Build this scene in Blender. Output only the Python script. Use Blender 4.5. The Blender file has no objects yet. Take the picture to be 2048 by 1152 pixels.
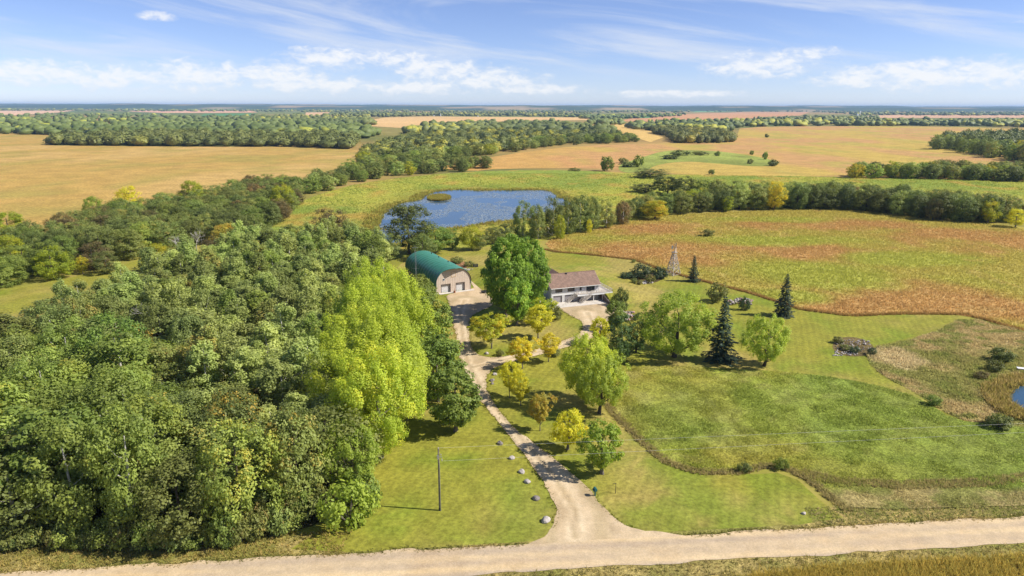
import bpy, bmesh, math, random
import numpy as np
from mathutils import Vector, Matrix

# ---------------------------------------------------------------- camera, sky, sun, exposure
scene = bpy.context.scene
COL = scene.collection
CAM_H, FPX = 60.0, 1365.0
PITCH = math.atan((576 - 213) / FPX)
ROLL = math.radians(0.17)
cam_d = bpy.data.cameras.new('camera')
cam_d.sensor_width = 36.0
cam_d.lens = 36.0 * FPX / 2048.0
cam_d.clip_start = 0.5
cam_d.clip_end = 120000.0
cam = bpy.data.objects.new('camera', cam_d)
COL.objects.link(cam)
CAM_R = Matrix.Rotation(math.pi / 2 - PITCH, 3, 'X') @ Matrix.Rotation(ROLL, 3, 'Z')
cam.matrix_world = Matrix.Translation((0, 0, CAM_H)) @ CAM_R.to_4x4()
scene.camera = cam

SUN_EL, SUN_AZ = math.radians(43), math.radians(-7)      # azimuth measured from +X towards +Y
sun_dir = Vector((math.cos(SUN_EL) * math.cos(SUN_AZ), math.cos(SUN_EL) * math.sin(SUN_AZ), math.sin(SUN_EL)))
sun_d = bpy.data.lights.new('sun', 'SUN')
sun_d.energy = 5.0
sun_d.angle = math.radians(0.53)
sun_d.color = (1.0, 0.95, 0.87)
sun = bpy.data.objects.new('sun', sun_d)
sun.rotation_euler = sun_dir.to_track_quat('Z', 'Y').to_euler()
COL.objects.link(sun)

world = bpy.data.worlds.new('World')
scene.world = world
world.use_nodes = True
wn, wl = world.node_tree.nodes, world.node_tree.links
wn.clear()

def WN(t, **kw):
    n = wn.new(t)
    for k, v in kw.items():
        setattr(n, k, v)
    return n

def wmath(op, a, b=None, c=None, clamp=False):
    n = WN('ShaderNodeMath', operation=op, use_clamp=clamp)
    for i, v in enumerate((a, b, c)):
        if v is None:
            continue
        if isinstance(v, (int, float)):
            n.inputs[i].default_value = v
        else:
            wl.new(v, n.inputs[i])
    return n.outputs[0]

sky = WN('ShaderNodeTexSky', sky_type='NISHITA')
sky.sun_disc = False
sky.sun_elevation = SUN_EL
sky.sun_rotation = math.pi / 2 - SUN_AZ
sky.altitude = 2500
sky.air_density = 1.0
sky.dust_density = 0.15
sky.ozone_density = 2.0
hs = WN('ShaderNodeHueSaturation')
hs.inputs['Saturation'].default_value = 0.98
skm = WN('ShaderNodeMix', data_type='RGBA', blend_type='MULTIPLY')
skm.inputs[0].default_value = 1.0
skm.inputs[7].default_value = (0.52, 0.525, 0.67, 1)
wl.new(sky.outputs[0], skm.inputs[6])
wl.new(skm.outputs[2], hs.inputs['Color'])
# clouds: a belt of far cumulus and thin cirrus, the same all round the horizon
tc = WN('ShaderNodeTexCoord')
sep = WN('ShaderNodeSeparateXYZ')
wl.new(tc.outputs['Generated'], sep.inputs[0])
az = wmath('ARCTAN2', sep.outputs[0], sep.outputs[1])           # 0 straight ahead, + to the right
el = wmath('ARCSINE', sep.outputs[2])
azd = wmath('MULTIPLY', az, 57.2958)
eld = wmath('MULTIPLY', el, 57.2958)

def cloud_noise(sx, sy, scale, detail, rough, off, dist=0.0, shear=0.0):
    c = WN('ShaderNodeCombineXYZ')
    xx = wmath('MULTIPLY', azd, sx)
    yy = wmath('MULTIPLY', eld, sy)
    if shear:
        yy = wmath('ADD', yy, wmath('MULTIPLY', azd, shear))
    wl.new(xx, c.inputs[0]); wl.new(yy, c.inputs[1]); c.inputs[2].default_value = off
    n = WN('ShaderNodeTexNoise')
    n.inputs['Scale'].default_value = scale
    n.inputs['Detail'].default_value = detail
    n.inputs['Roughness'].default_value = rough
    n.inputs['Distortion'].default_value = dist
    wl.new(c.outputs[0], n.inputs['Vector'])
    return n.outputs[0]

def wramp(x, lo, hi):
    n = WN('ShaderNodeMapRange', interpolation_type='SMOOTHSTEP')
    n.inputs['From Min'].default_value = lo
    n.inputs['From Max'].default_value = hi
    wl.new(x, n.inputs['Value'])
    return n.outputs[0]

# cumulus heaps (azimuth, elevation, half width, half height in degrees); beyond the frame a noise field goes on with the same belt
HEAPS = [(-35.2, 2.1, 6.0, 0.62), (-29.5, 1.9, 3.0, 0.7), (-24.0, 2.1, 3.6, 0.85), (-18.0, 2.3, 2.8, 0.75), (-14.3, 3.55, 2.5, 0.7),
         (-15.2, 1.55, 4.0, 0.5), (-9.0, 3.6, 2.6, 0.55), (-6.0, 2.9, 2.8, 0.75), (-2.2, 2.1, 3.4, 0.7), (2.0, 1.3, 3.4, 0.35),
         (-8.0, 1.4, 4.0, 0.45), (-26.0, 6.1, 0.9, 0.24), (18.8, 3.05, 3.0, 0.8), (22.5, 3.9, 1.6, 0.35), (29.5, 2.2, 4.5, 0.8),
         (36.0, 2.2, 5.0, 0.75), (25.5, 1.9, 2.5, 0.4), (38.5, 5.2, 2.4, 0.45), (13.0, 1.0, 4.0, 0.25)]
hsum = None
for (a0, e0, wa, we) in HEAPS:
    dx = wmath('MULTIPLY', wmath('SUBTRACT', azd, a0), 0.55 / wa)
    dy = wmath('MULTIPLY', wmath('SUBTRACT', eld, e0), 0.55 / we)
    d2 = wmath('ADD', wmath('MULTIPLY', dx, dx), wmath('MULTIPLY', dy, dy))
    v = wmath('MAXIMUM', wmath('SUBTRACT', 1.0, d2), -0.6)
    hsum = v if hsum is None else wmath('MAXIMUM', hsum, v)
belt_n = cloud_noise(0.16, 0.55, 1.0, 4, 0.5, 3.0)
belt = wmath('SUBTRACT', wmath('MULTIPLY', wmath('SUBTRACT', belt_n, 0.60), 5.0),
             wmath('MULTIPLY', wmath('ABSOLUTE', wmath('SUBTRACT', eld, 2.6)), 0.35))
outside = wramp(wmath('ABSOLUTE', azd), 38.0, 46.0)
belt = wmath('ADD', wmath('MULTIPLY', wmath('ADD', belt, 0.6), outside), -0.6)
body = wmath('MAXIMUM', hsum, belt)
puff = cloud_noise(0.55, 1.15, 1.6, 8, 0.62, 11.0, 0.3)
dens = wmath('ADD', wmath('MULTIPLY', body, 0.85), wmath('MULTIPLY', wmath('SUBTRACT', puff, 0.5), 2.0))
cum = wramp(dens, 0.06, 1.10)
cir = cloud_noise(0.045, 0.42, 1.0, 7, 0.6, 21.0, 0.6, shear=0.055)
cirm = wmath('MULTIPLY', wramp(cir, 0.42, 0.72), 0.72)
cirm = wmath('MULTIPLY', cirm, wramp(eld, 0.8, 4.0))
# a thin high layer is seen through more of its depth near the horizon than overhead
thin = wmath('MINIMUM', 1.0, wmath('DIVIDE', 0.2, wmath('MAXIMUM', sep.outputs[2], 0.01)))
cirm = wmath('MULTIPLY', cirm, thin)
alpha = wmath('MAXIMUM', wmath('MULTIPLY', cum, 0.88), cirm, clamp=True)
shade = WN('ShaderNodeMix', data_type='RGBA')
shade.inputs[6].default_value = (3.7, 3.95, 4.4, 1)
shade.inputs[7].default_value = (4.75, 4.75, 4.75, 1)
wl.new(wramp(dens, 0.15, 0.9), shade.inputs[0])
mixc = WN('ShaderNodeMix', data_type='RGBA')
wl.new(alpha, mixc.inputs[0])
wl.new(hs.outputs[0], mixc.inputs[6])
wl.new(shade.outputs[2], mixc.inputs[7])
bg = WN('ShaderNodeBackground')
bg.inputs['Strength'].default_value = 0.15
wl.new(mixc.outputs[2], bg.inputs['Color'])
wout = WN('ShaderNodeOutputWorld')
wl.new(bg.outputs[0], wout.inputs['Surface'])

vs = scene.view_settings
vs.view_transform = 'Standard'
vs.look = 'None'
vs.gamma = 1.0
vs.use_curve_mapping = False
vs.exposure = 0.5
scene.render.engine = 'CYCLES'
cy = scene.cycles
cy.use_denoising = True
cy.max_bounces = 5
cy.diffuse_bounces = 3
cy.glossy_bounces = 2
cy.transmission_bounces = 3
cy.transparent_max_bounces = 6
cy.volume_bounces = 0
cy.caustics_reflective = False
cy.caustics_refractive = False
cy.sample_clamp_indirect = 4.0

# ---------------------------------------------------------------- helpers
RNG = np.random.default_rng(20240917)
random.seed(5)
R3 = np.array(CAM_R)

def P(px, py, z=0.0):
    """ground point at height z that the pixel (2048x1152) shows"""
    d = R3 @ np.array([(px - 1024.0), -(py - 576.0), -FPX])
    t = (z - CAM_H) / d[2]
    return np.array([d[0] * t, d[1] * t, z])

def proj(x, y, z):
    c = R3.T @ np.array([x, y, z - CAM_H])
    return 1024 + FPX * c[0] / -c[2], 576 - FPX * c[1] / -c[2]

def height_to(x, y, top_py, z0=0.0):
    lo, hi = 0.0, 50.0
    for _ in range(30):
        m = (lo + hi) / 2
        if proj(x, y, z0 + m)[1] > top_py:
            lo = m
        else:
            hi = m
    return lo

def px_size(x, y, z=0.0):
    """metres per pixel (2048) at a point"""
    c = R3.T @ np.array([x, y, z - CAM_H])
    return -c[2] / FPX

def _hash(ix, iy, iz, seed):
    h = (ix.astype(np.int64) * 374761393 + iy.astype(np.int64) * 668265263 + iz.astype(np.int64) * 2147483647 + seed * 974711) & 0xFFFFFFFF
    h = ((h ^ (h >> 13)) * 1274126177) & 0xFFFFFFFF
    h = (h ^ (h >> 16)) & 0xFFFFFFFF
    return h / 4294967295.0

def vnoise(x, y, seed=0):
    x = np.asarray(x, float); y = np.asarray(y, float)
    ix, iy = np.floor(x), np.floor(y)
    fx, fy = x - ix, y - iy
    fx = fx * fx * (3 - 2 * fx); fy = fy * fy * (3 - 2 * fy)
    z = np.zeros_like(ix)
    a = _hash(ix, iy, z, seed); b = _hash(ix + 1, iy, z, seed)
    c = _hash(ix, iy + 1, z, seed); d = _hash(ix + 1, iy + 1, z, seed)
    return (a * (1 - fx) + b * fx) * (1 - fy) + (c * (1 - fx) + d * fx) * fy

def fbm(x, y, seed=0, oct=4):
    s, a, t = 0.0, 1.0, 0.0
    for i in range(oct):
        s = s + a * vnoise(np.asarray(x) * 2 ** i, np.asarray(y) * 2 ** i, seed + i * 17)
        t += a; a *= 0.5
    return s / t

def sstep(x, a, b):
    t = np.clip((np.asarray(x, float) - a) / (b - a), 0, 1)
    return t * t * (3 - 2 * t)

def lerp3(a, b, t):
    t = np.asarray(t)[..., None]
    return np.asarray(a) * (1 - t) + np.asarray(b) * t

def in_poly(x, y, poly):
    x = np.asarray(x); y = np.asarray(y)
    r = np.zeros(x.shape, bool)
    n = len(poly)
    j = n - 1
    for i in range(n):
        xi, yi = poly[i][0], poly[i][1]
        xj, yj = poly[j][0], poly[j][1]
        with np.errstate(divide='ignore', invalid='ignore'):
            c = ((yi > y) != (yj > y)) & (x < (xj - xi) * (y - yi) / (yj - yi + 1e-12) + xi)
        r ^= c
        j = i
    return r

def chaikin(pts, n=2):
    for _ in range(n):
        q = []
        for i in range(len(pts)):
            a = np.array(pts[i], float); b = np.array(pts[(i + 1) % len(pts)], float)
            q.append(a * .75 + b * .25); q.append(a * .25 + b * .75)
        pts = q
    return pts

def px_poly(pts, smooth=2):
    p = [P(*q)[:2] for q in pts]
    return chaikin(p, smooth) if smooth else p

def mesh_np(name, verts, faces, col=None, smooth=False, mats=None, fmat=None, attr='Col'):
    """faces: (n,3) or (n,4) int array; col: per-vertex rgb"""
    verts = np.asarray(verts, np.float32); faces = np.asarray(faces, np.int32)
    me = bpy.data.meshes.new(name)
    k = faces.shape[1]
    me.vertices.add(len(verts)); me.vertices.foreach_set('co', verts.ravel())
    me.loops.add(faces.size); me.loops.foreach_set('vertex_index', faces.ravel())
    me.polygons.add(len(faces))
    me.polygons.foreach_set('loop_start', np.arange(0, faces.size, k, dtype=np.int32))
    if smooth:
        me.polygons.foreach_set('use_smooth', np.ones(len(faces), bool))
    for m in (mats or []):
        me.materials.append(m)
    if fmat is not None:
        me.polygons.foreach_set('material_index', np.asarray(fmat, np.int32))
    me.update(calc_edges=True)
    if col is not None:
        ca = me.color_attributes.new(attr, 'FLOAT_COLOR', 'POINT')
        c4 = np.ones((len(verts), 4), np.float32); c4[:, :3] = col
        ca.data.foreach_set('color', c4.ravel())
    return me

def tag(o, label=None, cat=None, group=None, kind=None):
    if label: o['label'] = label
    if cat: o['category'] = cat
    if group: o['group'] = group
    if kind: o['kind'] = kind
    return o

def link(name, data, parent=None):
    o = bpy.data.objects.new(name, data)
    COL.objects.link(o)
    if parent is not None:
        o.parent = parent
    return o

def empty(name, loc, rz=0.0, scale=1.0):
    o = link(name, None)
    o.location = loc
    o.rotation_euler = (0, 0, rz)
    o.scale = (scale,) * 3 if isinstance(scale, (int, float)) else scale
    o.empty_display_size = 0.2
    return o

class MB:
    """collects boxes, tubes and polygons into one mesh"""
    def __init__(s):
        s.v, s.f = [], []
    def poly(s, pts):
        n = len(s.v); s.v += [tuple(p) for p in pts]; s.f.append(tuple(range(n, n + len(pts)))); return s
    def box(s, x0, x1, y0, y1, z0, z1):
        n = len(s.v)
        s.v += [(x0, y0, z0), (x1, y0, z0), (x1, y1, z0), (x0, y1, z0), (x0, y0, z1), (x1, y0, z1), (x1, y1, z1), (x0, y1, z1)]
        s.f += [tuple(n + i for i in f) for f in ((0, 3, 2, 1), (4, 5, 6, 7), (0, 1, 5, 4), (1, 2, 6, 5), (2, 3, 7, 6), (3, 0, 4, 7))]
        return s
    def tube(s, pts, rad, sides=6, cap=True):
        pts = [Vector(p) for p in pts]
        if isinstance(rad, (int, float)):
            rad = [rad] * len(pts)
        n0 = len(s.v)
        prev = None
        for i, p in enumerate(pts):
            t = (pts[min(i + 1, len(pts) - 1)] - pts[max(i - 1, 0)])
            t = t.normalized() if t.length > 1e-9 else Vector((0, 0, 1))
            ref = prev if prev is not None else (Vector((1, 0, 0)) if abs(t.x) < 0.8 else Vector((0, 1, 0)))
            u = (ref - t * ref.dot(t)).normalized()
            prev = u
            w = t.cross(u)
            for k in range(sides):
                a = 2 * math.pi * k / sides
                s.v.append(tuple(p + (u * math.cos(a) + w * math.sin(a)) * rad[i]))
        for i in range(len(pts) - 1):
            for k in range(sides):
                k2 = (k + 1) % sides
                a = n0 + i * sides
                s.f.append((a + k, a + k2, a + sides + k2, a + sides + k))
        if cap:
            s.f.append(tuple(n0 + k for k in reversed(range(sides))))
            e = n0 + (len(pts) - 1) * sides
            s.f.append(tuple(e + k for k in range(sides)))
        return s
    def beam(s, a, b, w, h=None):
        """square bar from a to b"""
        a, b = Vector(a), Vector(b)
        h = h or w
        t = (b - a).normalized()
        ref = Vector((0, 0, 1)) if abs(t.z) < 0.95 else Vector((1, 0, 0))
        u = t.cross(ref).normalized(); v = u.cross(t)
        n = len(s.v)
        for p in (a, b):
            for (i, j) in ((-1, -1), (1, -1), (1, 1), (-1, 1)):
                s.v.append(tuple(p + u * (i * w / 2) + v * (j * h / 2)))
        s.f += [tuple(n + i for i in f) for f in ((3, 2, 1, 0), (4, 5, 6, 7), (0, 1, 5, 4), (1, 2, 6, 5), (2, 3, 7, 6), (3, 0, 4, 7))]
        return s
    def prism(s, prof, y0, y1):
        """profile of (x,z) pushed along y"""
        n = len(s.v); k = len(prof)
        s.v += [(x, y0, z) for x, z in prof] + [(x, y1, z) for x, z in prof]
        s.f.append(tuple(n + i for i in range(k)))
        s.f.append(tuple(n + k + i for i in reversed(range(k))))
        for i in range(k):
            j = (i + 1) % k
            s.f.append((n + i, n + k + i, n + k + j, n + j))
        return s
    def wall(s, x0, x1, z0, z1, y0, y1, holes):
        xs = sorted({x0, x1} | {h[0] for h in holes} | {h[1] for h in holes})
        zs = sorted({z0, z1} | {h[2] for h in holes} | {h[3] for h in holes})
        xs = [x for x in xs if x0 <= x <= x1]; zs = [z for z in zs if z0 <= z <= z1]
        for i in range(len(xs) - 1):
            j = 0
            while j < len(zs) - 1:
                def solid(j):
                    cx, cz = (xs[i] + xs[i + 1]) / 2, (zs[j] + zs[j + 1]) / 2
                    return not any(h[0] < cx < h[1] and h[2] < cz < h[3] for h in holes)
                if solid(j):
                    k = j
                    while k + 1 < len(zs) - 1 and solid(k + 1):
                        k += 1
                    s.box(xs[i], xs[i + 1], y0, y1, zs[j], zs[k + 1])
                    j = k + 1
                else:
                    j += 1
        return s
    def mesh(s, name, mat=None, smooth=False):
        me = bpy.data.meshes.new(name)
        me.from_pydata(s.v, [], s.f)
        if mat: me.materials.append(mat)
        if smooth:
            me.polygons.foreach_set('use_smooth', np.ones(len(me.polygons), bool))
        me.update()
        return me
    def build(s, name, mat, parent=None, smooth=False, bevel=0.0):
        o = link(name, s.mesh(name, mat, smooth), parent)
        if bevel:
            b = o.modifiers.new('bevel', 'BEVEL'); b.width = bevel; b.segments = 1; b.limit_method = 'ANGLE'
        return o

def copy_tree(o, parent=None):
    c = o.copy()
    COL.objects.link(c)
    if parent is not None:
        c.parent = parent
    for ch in list(o.children):
        copy_tree(ch, c)
    return c

# ---------------------------------------------------------------- materials
def new_mat(name):
    m = bpy.data.materials.new(name)
    m.use_nodes = True
    m.node_tree.nodes.clear()
    return m, m.node_tree.nodes, m.node_tree.links

def noise_node(n, l, vec, scale, detail=4, rough=0.55, dist=0.0):
    t = n.new('ShaderNodeTexNoise')
    t.inputs['Scale'].default_value = scale
    t.inputs['Detail'].default_value = detail
    t.inputs['Roughness'].default_value = rough
    t.inputs['Distortion'].default_value = dist
    l.new(vec, t.inputs['Vector'])
    return t.outputs[0]

def mixcol(n, l, fac, a, b, blend='MIX'):
    m = n.new('ShaderNodeMix'); m.data_type = 'RGBA'; m.blend_type = blend
    if isinstance(fac, (int, float)): m.inputs[0].default_value = fac
    else: l.new(fac, m.inputs[0])
    for i, v in ((6, a), (7, b)):
        if isinstance(v, (tuple, list)): m.inputs[i].default_value = (*v[:3], 1)
        else: l.new(v, m.inputs[i])
    return m.outputs[2]

def rng_node(n, l, val, a, b, c=0.0, d=1.0, smooth=True):
    m = n.new('ShaderNodeMapRange')
    if smooth: m.interpolation_type = 'SMOOTHSTEP'
    m.inputs['From Min'].default_value = a; m.inputs['From Max'].default_value = b
    m.inputs['To Min'].default_value = c; m.inputs['To Max'].default_value = d
    l.new(val, m.inputs['Value'])
    return m.outputs[0]

def simple_mat(name, col, rough=0.7, var=0.15, scale=2.0, metal=0.0, spec=0.3, bump=0.0, stain=None, coord='Object'):
    m, n, l = new_mat(name)
    tcn = n.new('ShaderNodeTexCoord')
    v = tcn.outputs[coord]
    f = noise_node(n, l, v, scale, 6, 0.6)
    dark = tuple(c * (1 - var) for c in col); light = tuple(min(1, c * (1 + var)) for c in col)
    c = mixcol(n, l, rng_node(n, l, f, 0.3, 0.7), dark, light)
    if stain:
        f2 = noise_node(n, l, v, scale * 0.27, 5, 0.65, 0.5)
        c = mixcol(n, l, rng_node(n, l, f2, 0.5, 0.72, 0, 0.7), c, stain)
    b = n.new('ShaderNodeBsdfPrincipled')
    l.new(c, b.inputs['Base Color'])
    b.inputs['Roughness'].default_value = rough
    b.inputs['Metallic'].default_value = metal
    b.inputs['Specular IOR Level'].default_value = spec
    if bump:
        bp = n.new('ShaderNodeBump'); bp.inputs['Strength'].default_value = bump; bp.inputs['Distance'].default_value = 0.05
        l.new(noise_node(n, l, v, scale * 4, 5, 0.6), bp.inputs['Height']); l.new(bp.outputs[0], b.inputs['Normal'])
    o = n.new('ShaderNodeOutputMaterial'); l.new(b.outputs[0], o.inputs[0])
    return m

def ground_mat(name, fine=2.5, mid=0.25, fine_amt=0.35, mid_amt=0.25, stripe=None, bump=0.5, bdist=0.15, tintcol=(0.9, 0.75, 0.4), tint_amt=0.25, big=0.03, row=None, speck=None):
    """soil or turf whose colour comes from the sheet's own colour attribute, broken up by noise"""
    m, n, l = new_mat(name)
    g = n.new('ShaderNodeNewGeometry'); v = g.outputs['Position']
    at = n.new('ShaderNodeAttribute'); at.attribute_name = 'Col'
    c = at.outputs['Color']
    f3 = noise_node(n, l, v, big, 5, 0.6, 0.8)
    c = mixcol(n, l, rng_node(n, l, f3, 0.42, 0.68, 0, tint_amt), c, mixcol(n, l, 1.0, c, tintcol, 'MULTIPLY'))
    f2 = noise_node(n, l, v, mid, 5, 0.62, 0.4)
    k2 = rng_node(n, l, f2, 0.3, 0.7, 1 - mid_amt, 1 + mid_amt)
    f1 = noise_node(n, l, v, fine, 6, 0.75)
    k1 = rng_node(n, l, f1, 0.28, 0.72, 1 - fine_amt, 1 + fine_amt)
    mul = n.new('ShaderNodeMath'); mul.operation = 'MULTIPLY'; l.new(k1, mul.inputs[0]); l.new(k2, mul.inputs[1])
    kk = mul.outputs[0]
    if stripe:
        ang, width, amt = stripe
        mp = n.new('ShaderNodeMapping'); mp.inputs['Rotation'].default_value = (0, 0, ang)
        l.new(v, mp.inputs['Vector'])
        w = n.new('ShaderNodeTexWave'); w.inputs['Scale'].default_value = math.pi * 2 / (20 * width) ; w.inputs['Distortion'].default_value = 3.0
        w.inputs['Detail'].default_value = 2; w.inputs['Detail Scale'].default_value = 0.15
        l.new(mp.outputs[0], w.inputs['Vector'])
        ks = rng_node(n, l, w.outputs['Fac'], 0.2, 0.8, 1 - amt, 1 + amt)
        m2 = n.new('ShaderNodeMath'); m2.operation = 'MULTIPLY'; l.new(kk, m2.inputs[0]); l.new(ks, m2.inputs[1]); kk = m2.outputs[0]
    cc = n.new('ShaderNodeVectorMath'); cc.operation = 'SCALE'
    l.new(c, cc.inputs[0]); l.new(kk, cc.inputs['Scale'])
    out = cc.outputs[0]
    if speck:
        fs = noise_node(n, l, v, speck[1], 3, 0.7)
        out = mixcol(n, l, rng_node(n, l, fs, 0.58, 0.66, 0, speck[2]), out, speck[0])
    b = n.new('ShaderNodeBsdfPrincipled')
    l.new(out, b.inputs['Base Color'])
    b.inputs['Roughness'].default_value = 0.9
    b.inputs['Specular IOR Level'].default_value = 0.1
    if bump:
        bp = n.new('ShaderNodeBump'); bp.inputs['Strength'].default_value = bump; bp.inputs['Distance'].default_value = bdist
        l.new(f1, bp.inputs['Height']); l.new(bp.outputs[0], b.inputs['Normal'])
    o = n.new('ShaderNodeOutputMaterial'); l.new(b.outputs[0], o.inputs[0])
    return m

def leaf_mat(name, c1, c2, c3=None, amt3=0.0, trans=0.35, rv=0.25, rough=0.55, hue=0.02):
    """foliage: colour varies per clump and leaf (attribute), and from plant to plant"""
    m, n, l = new_mat(name)
    at = n.new('ShaderNodeAttribute'); at.attribute_name = 'Tint'
    sp = n.new('ShaderNodeSeparateColor'); l.new(at.outputs['Color'], sp.inputs[0])
    c = mixcol(n, l, sp.outputs[0], c1, c2)
    oi = n.new('ShaderNodeObjectInfo')
    if c3:
        ad = n.new('ShaderNodeMath'); ad.operation = 'ADD'
        l.new(sp.outputs[1], ad.inputs[0])
        k = rng_node(n, l, oi.outputs['Random'], 0, 1, -0.15, 0.15, False); l.new(k, ad.inputs[1])
        c = mixcol(n, l, rng_node(n, l, ad.outputs[0], 1 - amt3 - 0.08, 1 - amt3 + 0.08, 0, 0.9), c, c3)
    h = n.new('ShaderNodeHueSaturation')
    l.new(c, h.inputs['Color'])
    wv = n.new('ShaderNodeTexWhiteNoise'); wv.noise_dimensions = '1D'; l.new(oi.outputs['Random'], wv.inputs['W'])
    l.new(rng_node(n, l, oi.outputs['Random'], 0, 1, 1 - rv, 1 + rv, False), h.inputs['Value'])
    l.new(rng_node(n, l, wv.outputs['Value'], 0, 1, 0.5 - hue, 0.5 + hue, False), h.inputs['Hue'])
    b = n.new('ShaderNodeBsdfPrincipled')
    l.new(h.outputs[0], b.inputs['Base Color'])
    b.inputs['Roughness'].default_value = rough
    b.inputs['Specular IOR Level'].default_value = 0.25
    t = n.new('ShaderNodeBsdfTranslucent')
    bright = mixcol(n, l, 1.0, h.outputs[0], (1.0, 1.0, 0.55), 'MULTIPLY')
    sc = n.new('ShaderNodeVectorMath'); sc.operation = 'SCALE'; sc.inputs['Scale'].default_value = 1.5
    l.new(bright, sc.inputs[0]); l.new(sc.outputs[0], t.inputs['Color'])
    ms = n.new('ShaderNodeMixShader'); ms.inputs[0].default_value = trans
    l.new(b.outputs[0], ms.inputs[1]); l.new(t.outputs[0], ms.inputs[2])
    o = n.new('ShaderNodeOutputMaterial'); l.new(ms.outputs[0], o.inputs[0])
    return m

def blade_mat(name, trans=0.5):
    m, n, l = new_mat(name)
    at = n.new('ShaderNodeAttribute'); at.attribute_name = 'Col'
    b = n.new('ShaderNodeBsdfPrincipled'); b.inputs['Roughness'].default_value = 0.8; b.inputs['Specular IOR Level'].default_value = 0.1
    l.new(at.outputs['Color'], b.inputs['Base Color'])
    # a stand of thin blades lights like its canopy: blend the blade's normal with the upright one
    ge = n.new('ShaderNodeNewGeometry')
    ad = n.new('ShaderNodeVectorMath'); ad.operation = 'MULTIPLY_ADD'
    l.new(ge.outputs['Normal'], ad.inputs[0]); ad.inputs[1].default_value = (0.45, 0.45, 0.45); ad.inputs[2].default_value = (0, 0, 1)
    nn = n.new('ShaderNodeVectorMath'); nn.operation = 'NORMALIZE'; l.new(ad.outputs[0], nn.inputs[0]); l.new(nn.outputs[0], b.inputs['Normal'])
    t = n.new('ShaderNodeBsdfTranslucent'); l.new(at.outputs['Color'], t.inputs['Color'])
    ms = n.new('ShaderNodeMixShader'); ms.inputs[0].default_value = trans
    l.new(b.outputs[0], ms.inputs[1]); l.new(t.outputs[0], ms.inputs[2])
    o = n.new('ShaderNodeOutputMaterial'); l.new(ms.outputs[0], o.inputs[0])
    return m

# ---------------------------------------------------------------- colours of the ground (world-space fields)
def S(r, g, b):
    """sRGB 0-255 to linear"""
    f = lambda c: (c / 255 / 12.92) if c / 255 < 0.04045 else ((c / 255 + 0.055) / 1.055) ** 2.4
    return np.array([f(r), f(g), f(b)])

LAWN_A, LAWN_B, LAWN_C = S(133, 131, 50), S(150, 136, 72), S(112, 127, 40)
def col_lawn(x, y):
    a = fbm(x / 22, y / 22, 3); b = fbm(x / 9 + 40, y / 9, 5)
    c = lerp3(LAWN_A, LAWN_B, sstep(a, 0.40, 0.66))
    c = lerp3(c, LAWN_C, sstep(b, 0.52, 0.75) * 0.8)
    return c

def col_base(x, y):
    a = fbm(x / 900, y / 900, 8); b = fbm(x / 260, y / 260, 9)
    c = lerp3(S(118, 122, 62), S(160, 132, 78), sstep(a, 0.42, 0.6))
    c = lerp3(c, S(80, 100, 50), sstep(b, 0.5, 0.7) * 0.7)
    near = np.hypot(x, y) < 450
    c[near] = col_lawn(x, y)[near]
    return c

# prairie: bands of rust-coloured bluestem and yellow-green forbs
_RUST = [(1230, 498, 170, 16), (1560, 505, 200, 17), (1290, 455, 120, 14), (1760, 590, 190, 32), (1640, 450, 170, 9), (1950, 480, 130, 22),
         (1440, 520, 110, 20), (1900, 610, 120, 30), (1120, 492, 60, 14), (1680, 622, 120, 14)]
_LIME = [(1600, 548, 130, 24), (1480, 480, 200, 10), (1850, 520, 130, 14), (1400, 545, 80, 14), (2010, 560, 100, 25), (1540, 590, 90, 14), (1560, 440, 130, 6), (1250, 478, 90, 8)]
def blobs(x, y, lst):
    r = np.full(np.shape(x), -9.0)
    for (px, py, wx, wy) in lst:
        a = P(px - wx, py); b = P(px + wx, py); c = P(px, py - wy); d = P(px, py + wy)
        cx, cy0 = P(px, py)[:2]
        q = ((x - cx) / ((b[0] - a[0]) / 2)) ** 2 + ((y - cy0) / ((c[1] - d[1]) / 2)) ** 2
        r = np.maximum(r, 1 - q)
    return r
def col_prairie(x, y):
    n1 = fbm(x / 26, y / 34, 21, 5); n2 = fbm(x / 7, y / 9, 22, 4); n3 = fbm(x / 60 + 9, y / 60, 25, 3)
    rust = blobs(x, y, _RUST) * 0.5 + (n1 - 0.5) * 2.6 + (n2 - 0.5) * 0.8
    lime = blobs(x, y, _LIME) * 0.5 + (n3 - 0.5) * 2.4 + (n2 - 0.5) * 0.9
    c = lerp3(S(166, 152, 72), S(176, 138, 82), sstep(rust, -0.7, 0.7))
    c = lerp3(c, S(158, 158, 66), sstep(lime, -0.4, 0.7))
    c = lerp3(c, S(190, 160, 98), sstep(n2, 0.62, 0.8) * 0.5)
    return c

def col_meadow(x, y):
    n1 = fbm(x / 14, y / 14, 31, 5); n2 = fbm(x / 4, y / 4, 33, 4); n3 = fbm(x / 30 + 5, y / 30, 34, 3)
    c = lerp3(S(150, 144, 62), S(138, 144, 56), sstep(n1, 0.4, 0.62))
    c = lerp3(c, S(156, 148, 82), sstep(n2, 0.5, 0.72) * 0.6)
    c = lerp3(c, S(120, 138, 58), sstep(n3 + (x - 40) / 150, 0.48, 0.8) * 0.7)
    low = 1 - sstep(y + (n1 - 0.5) * 4, 97.5, 100.5)
    c = lerp3(c, lerp3(S(166, 148, 100), S(132, 130, 72), sstep(n2, 0.4, 0.6)), low * 0.85)
    return c

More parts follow.
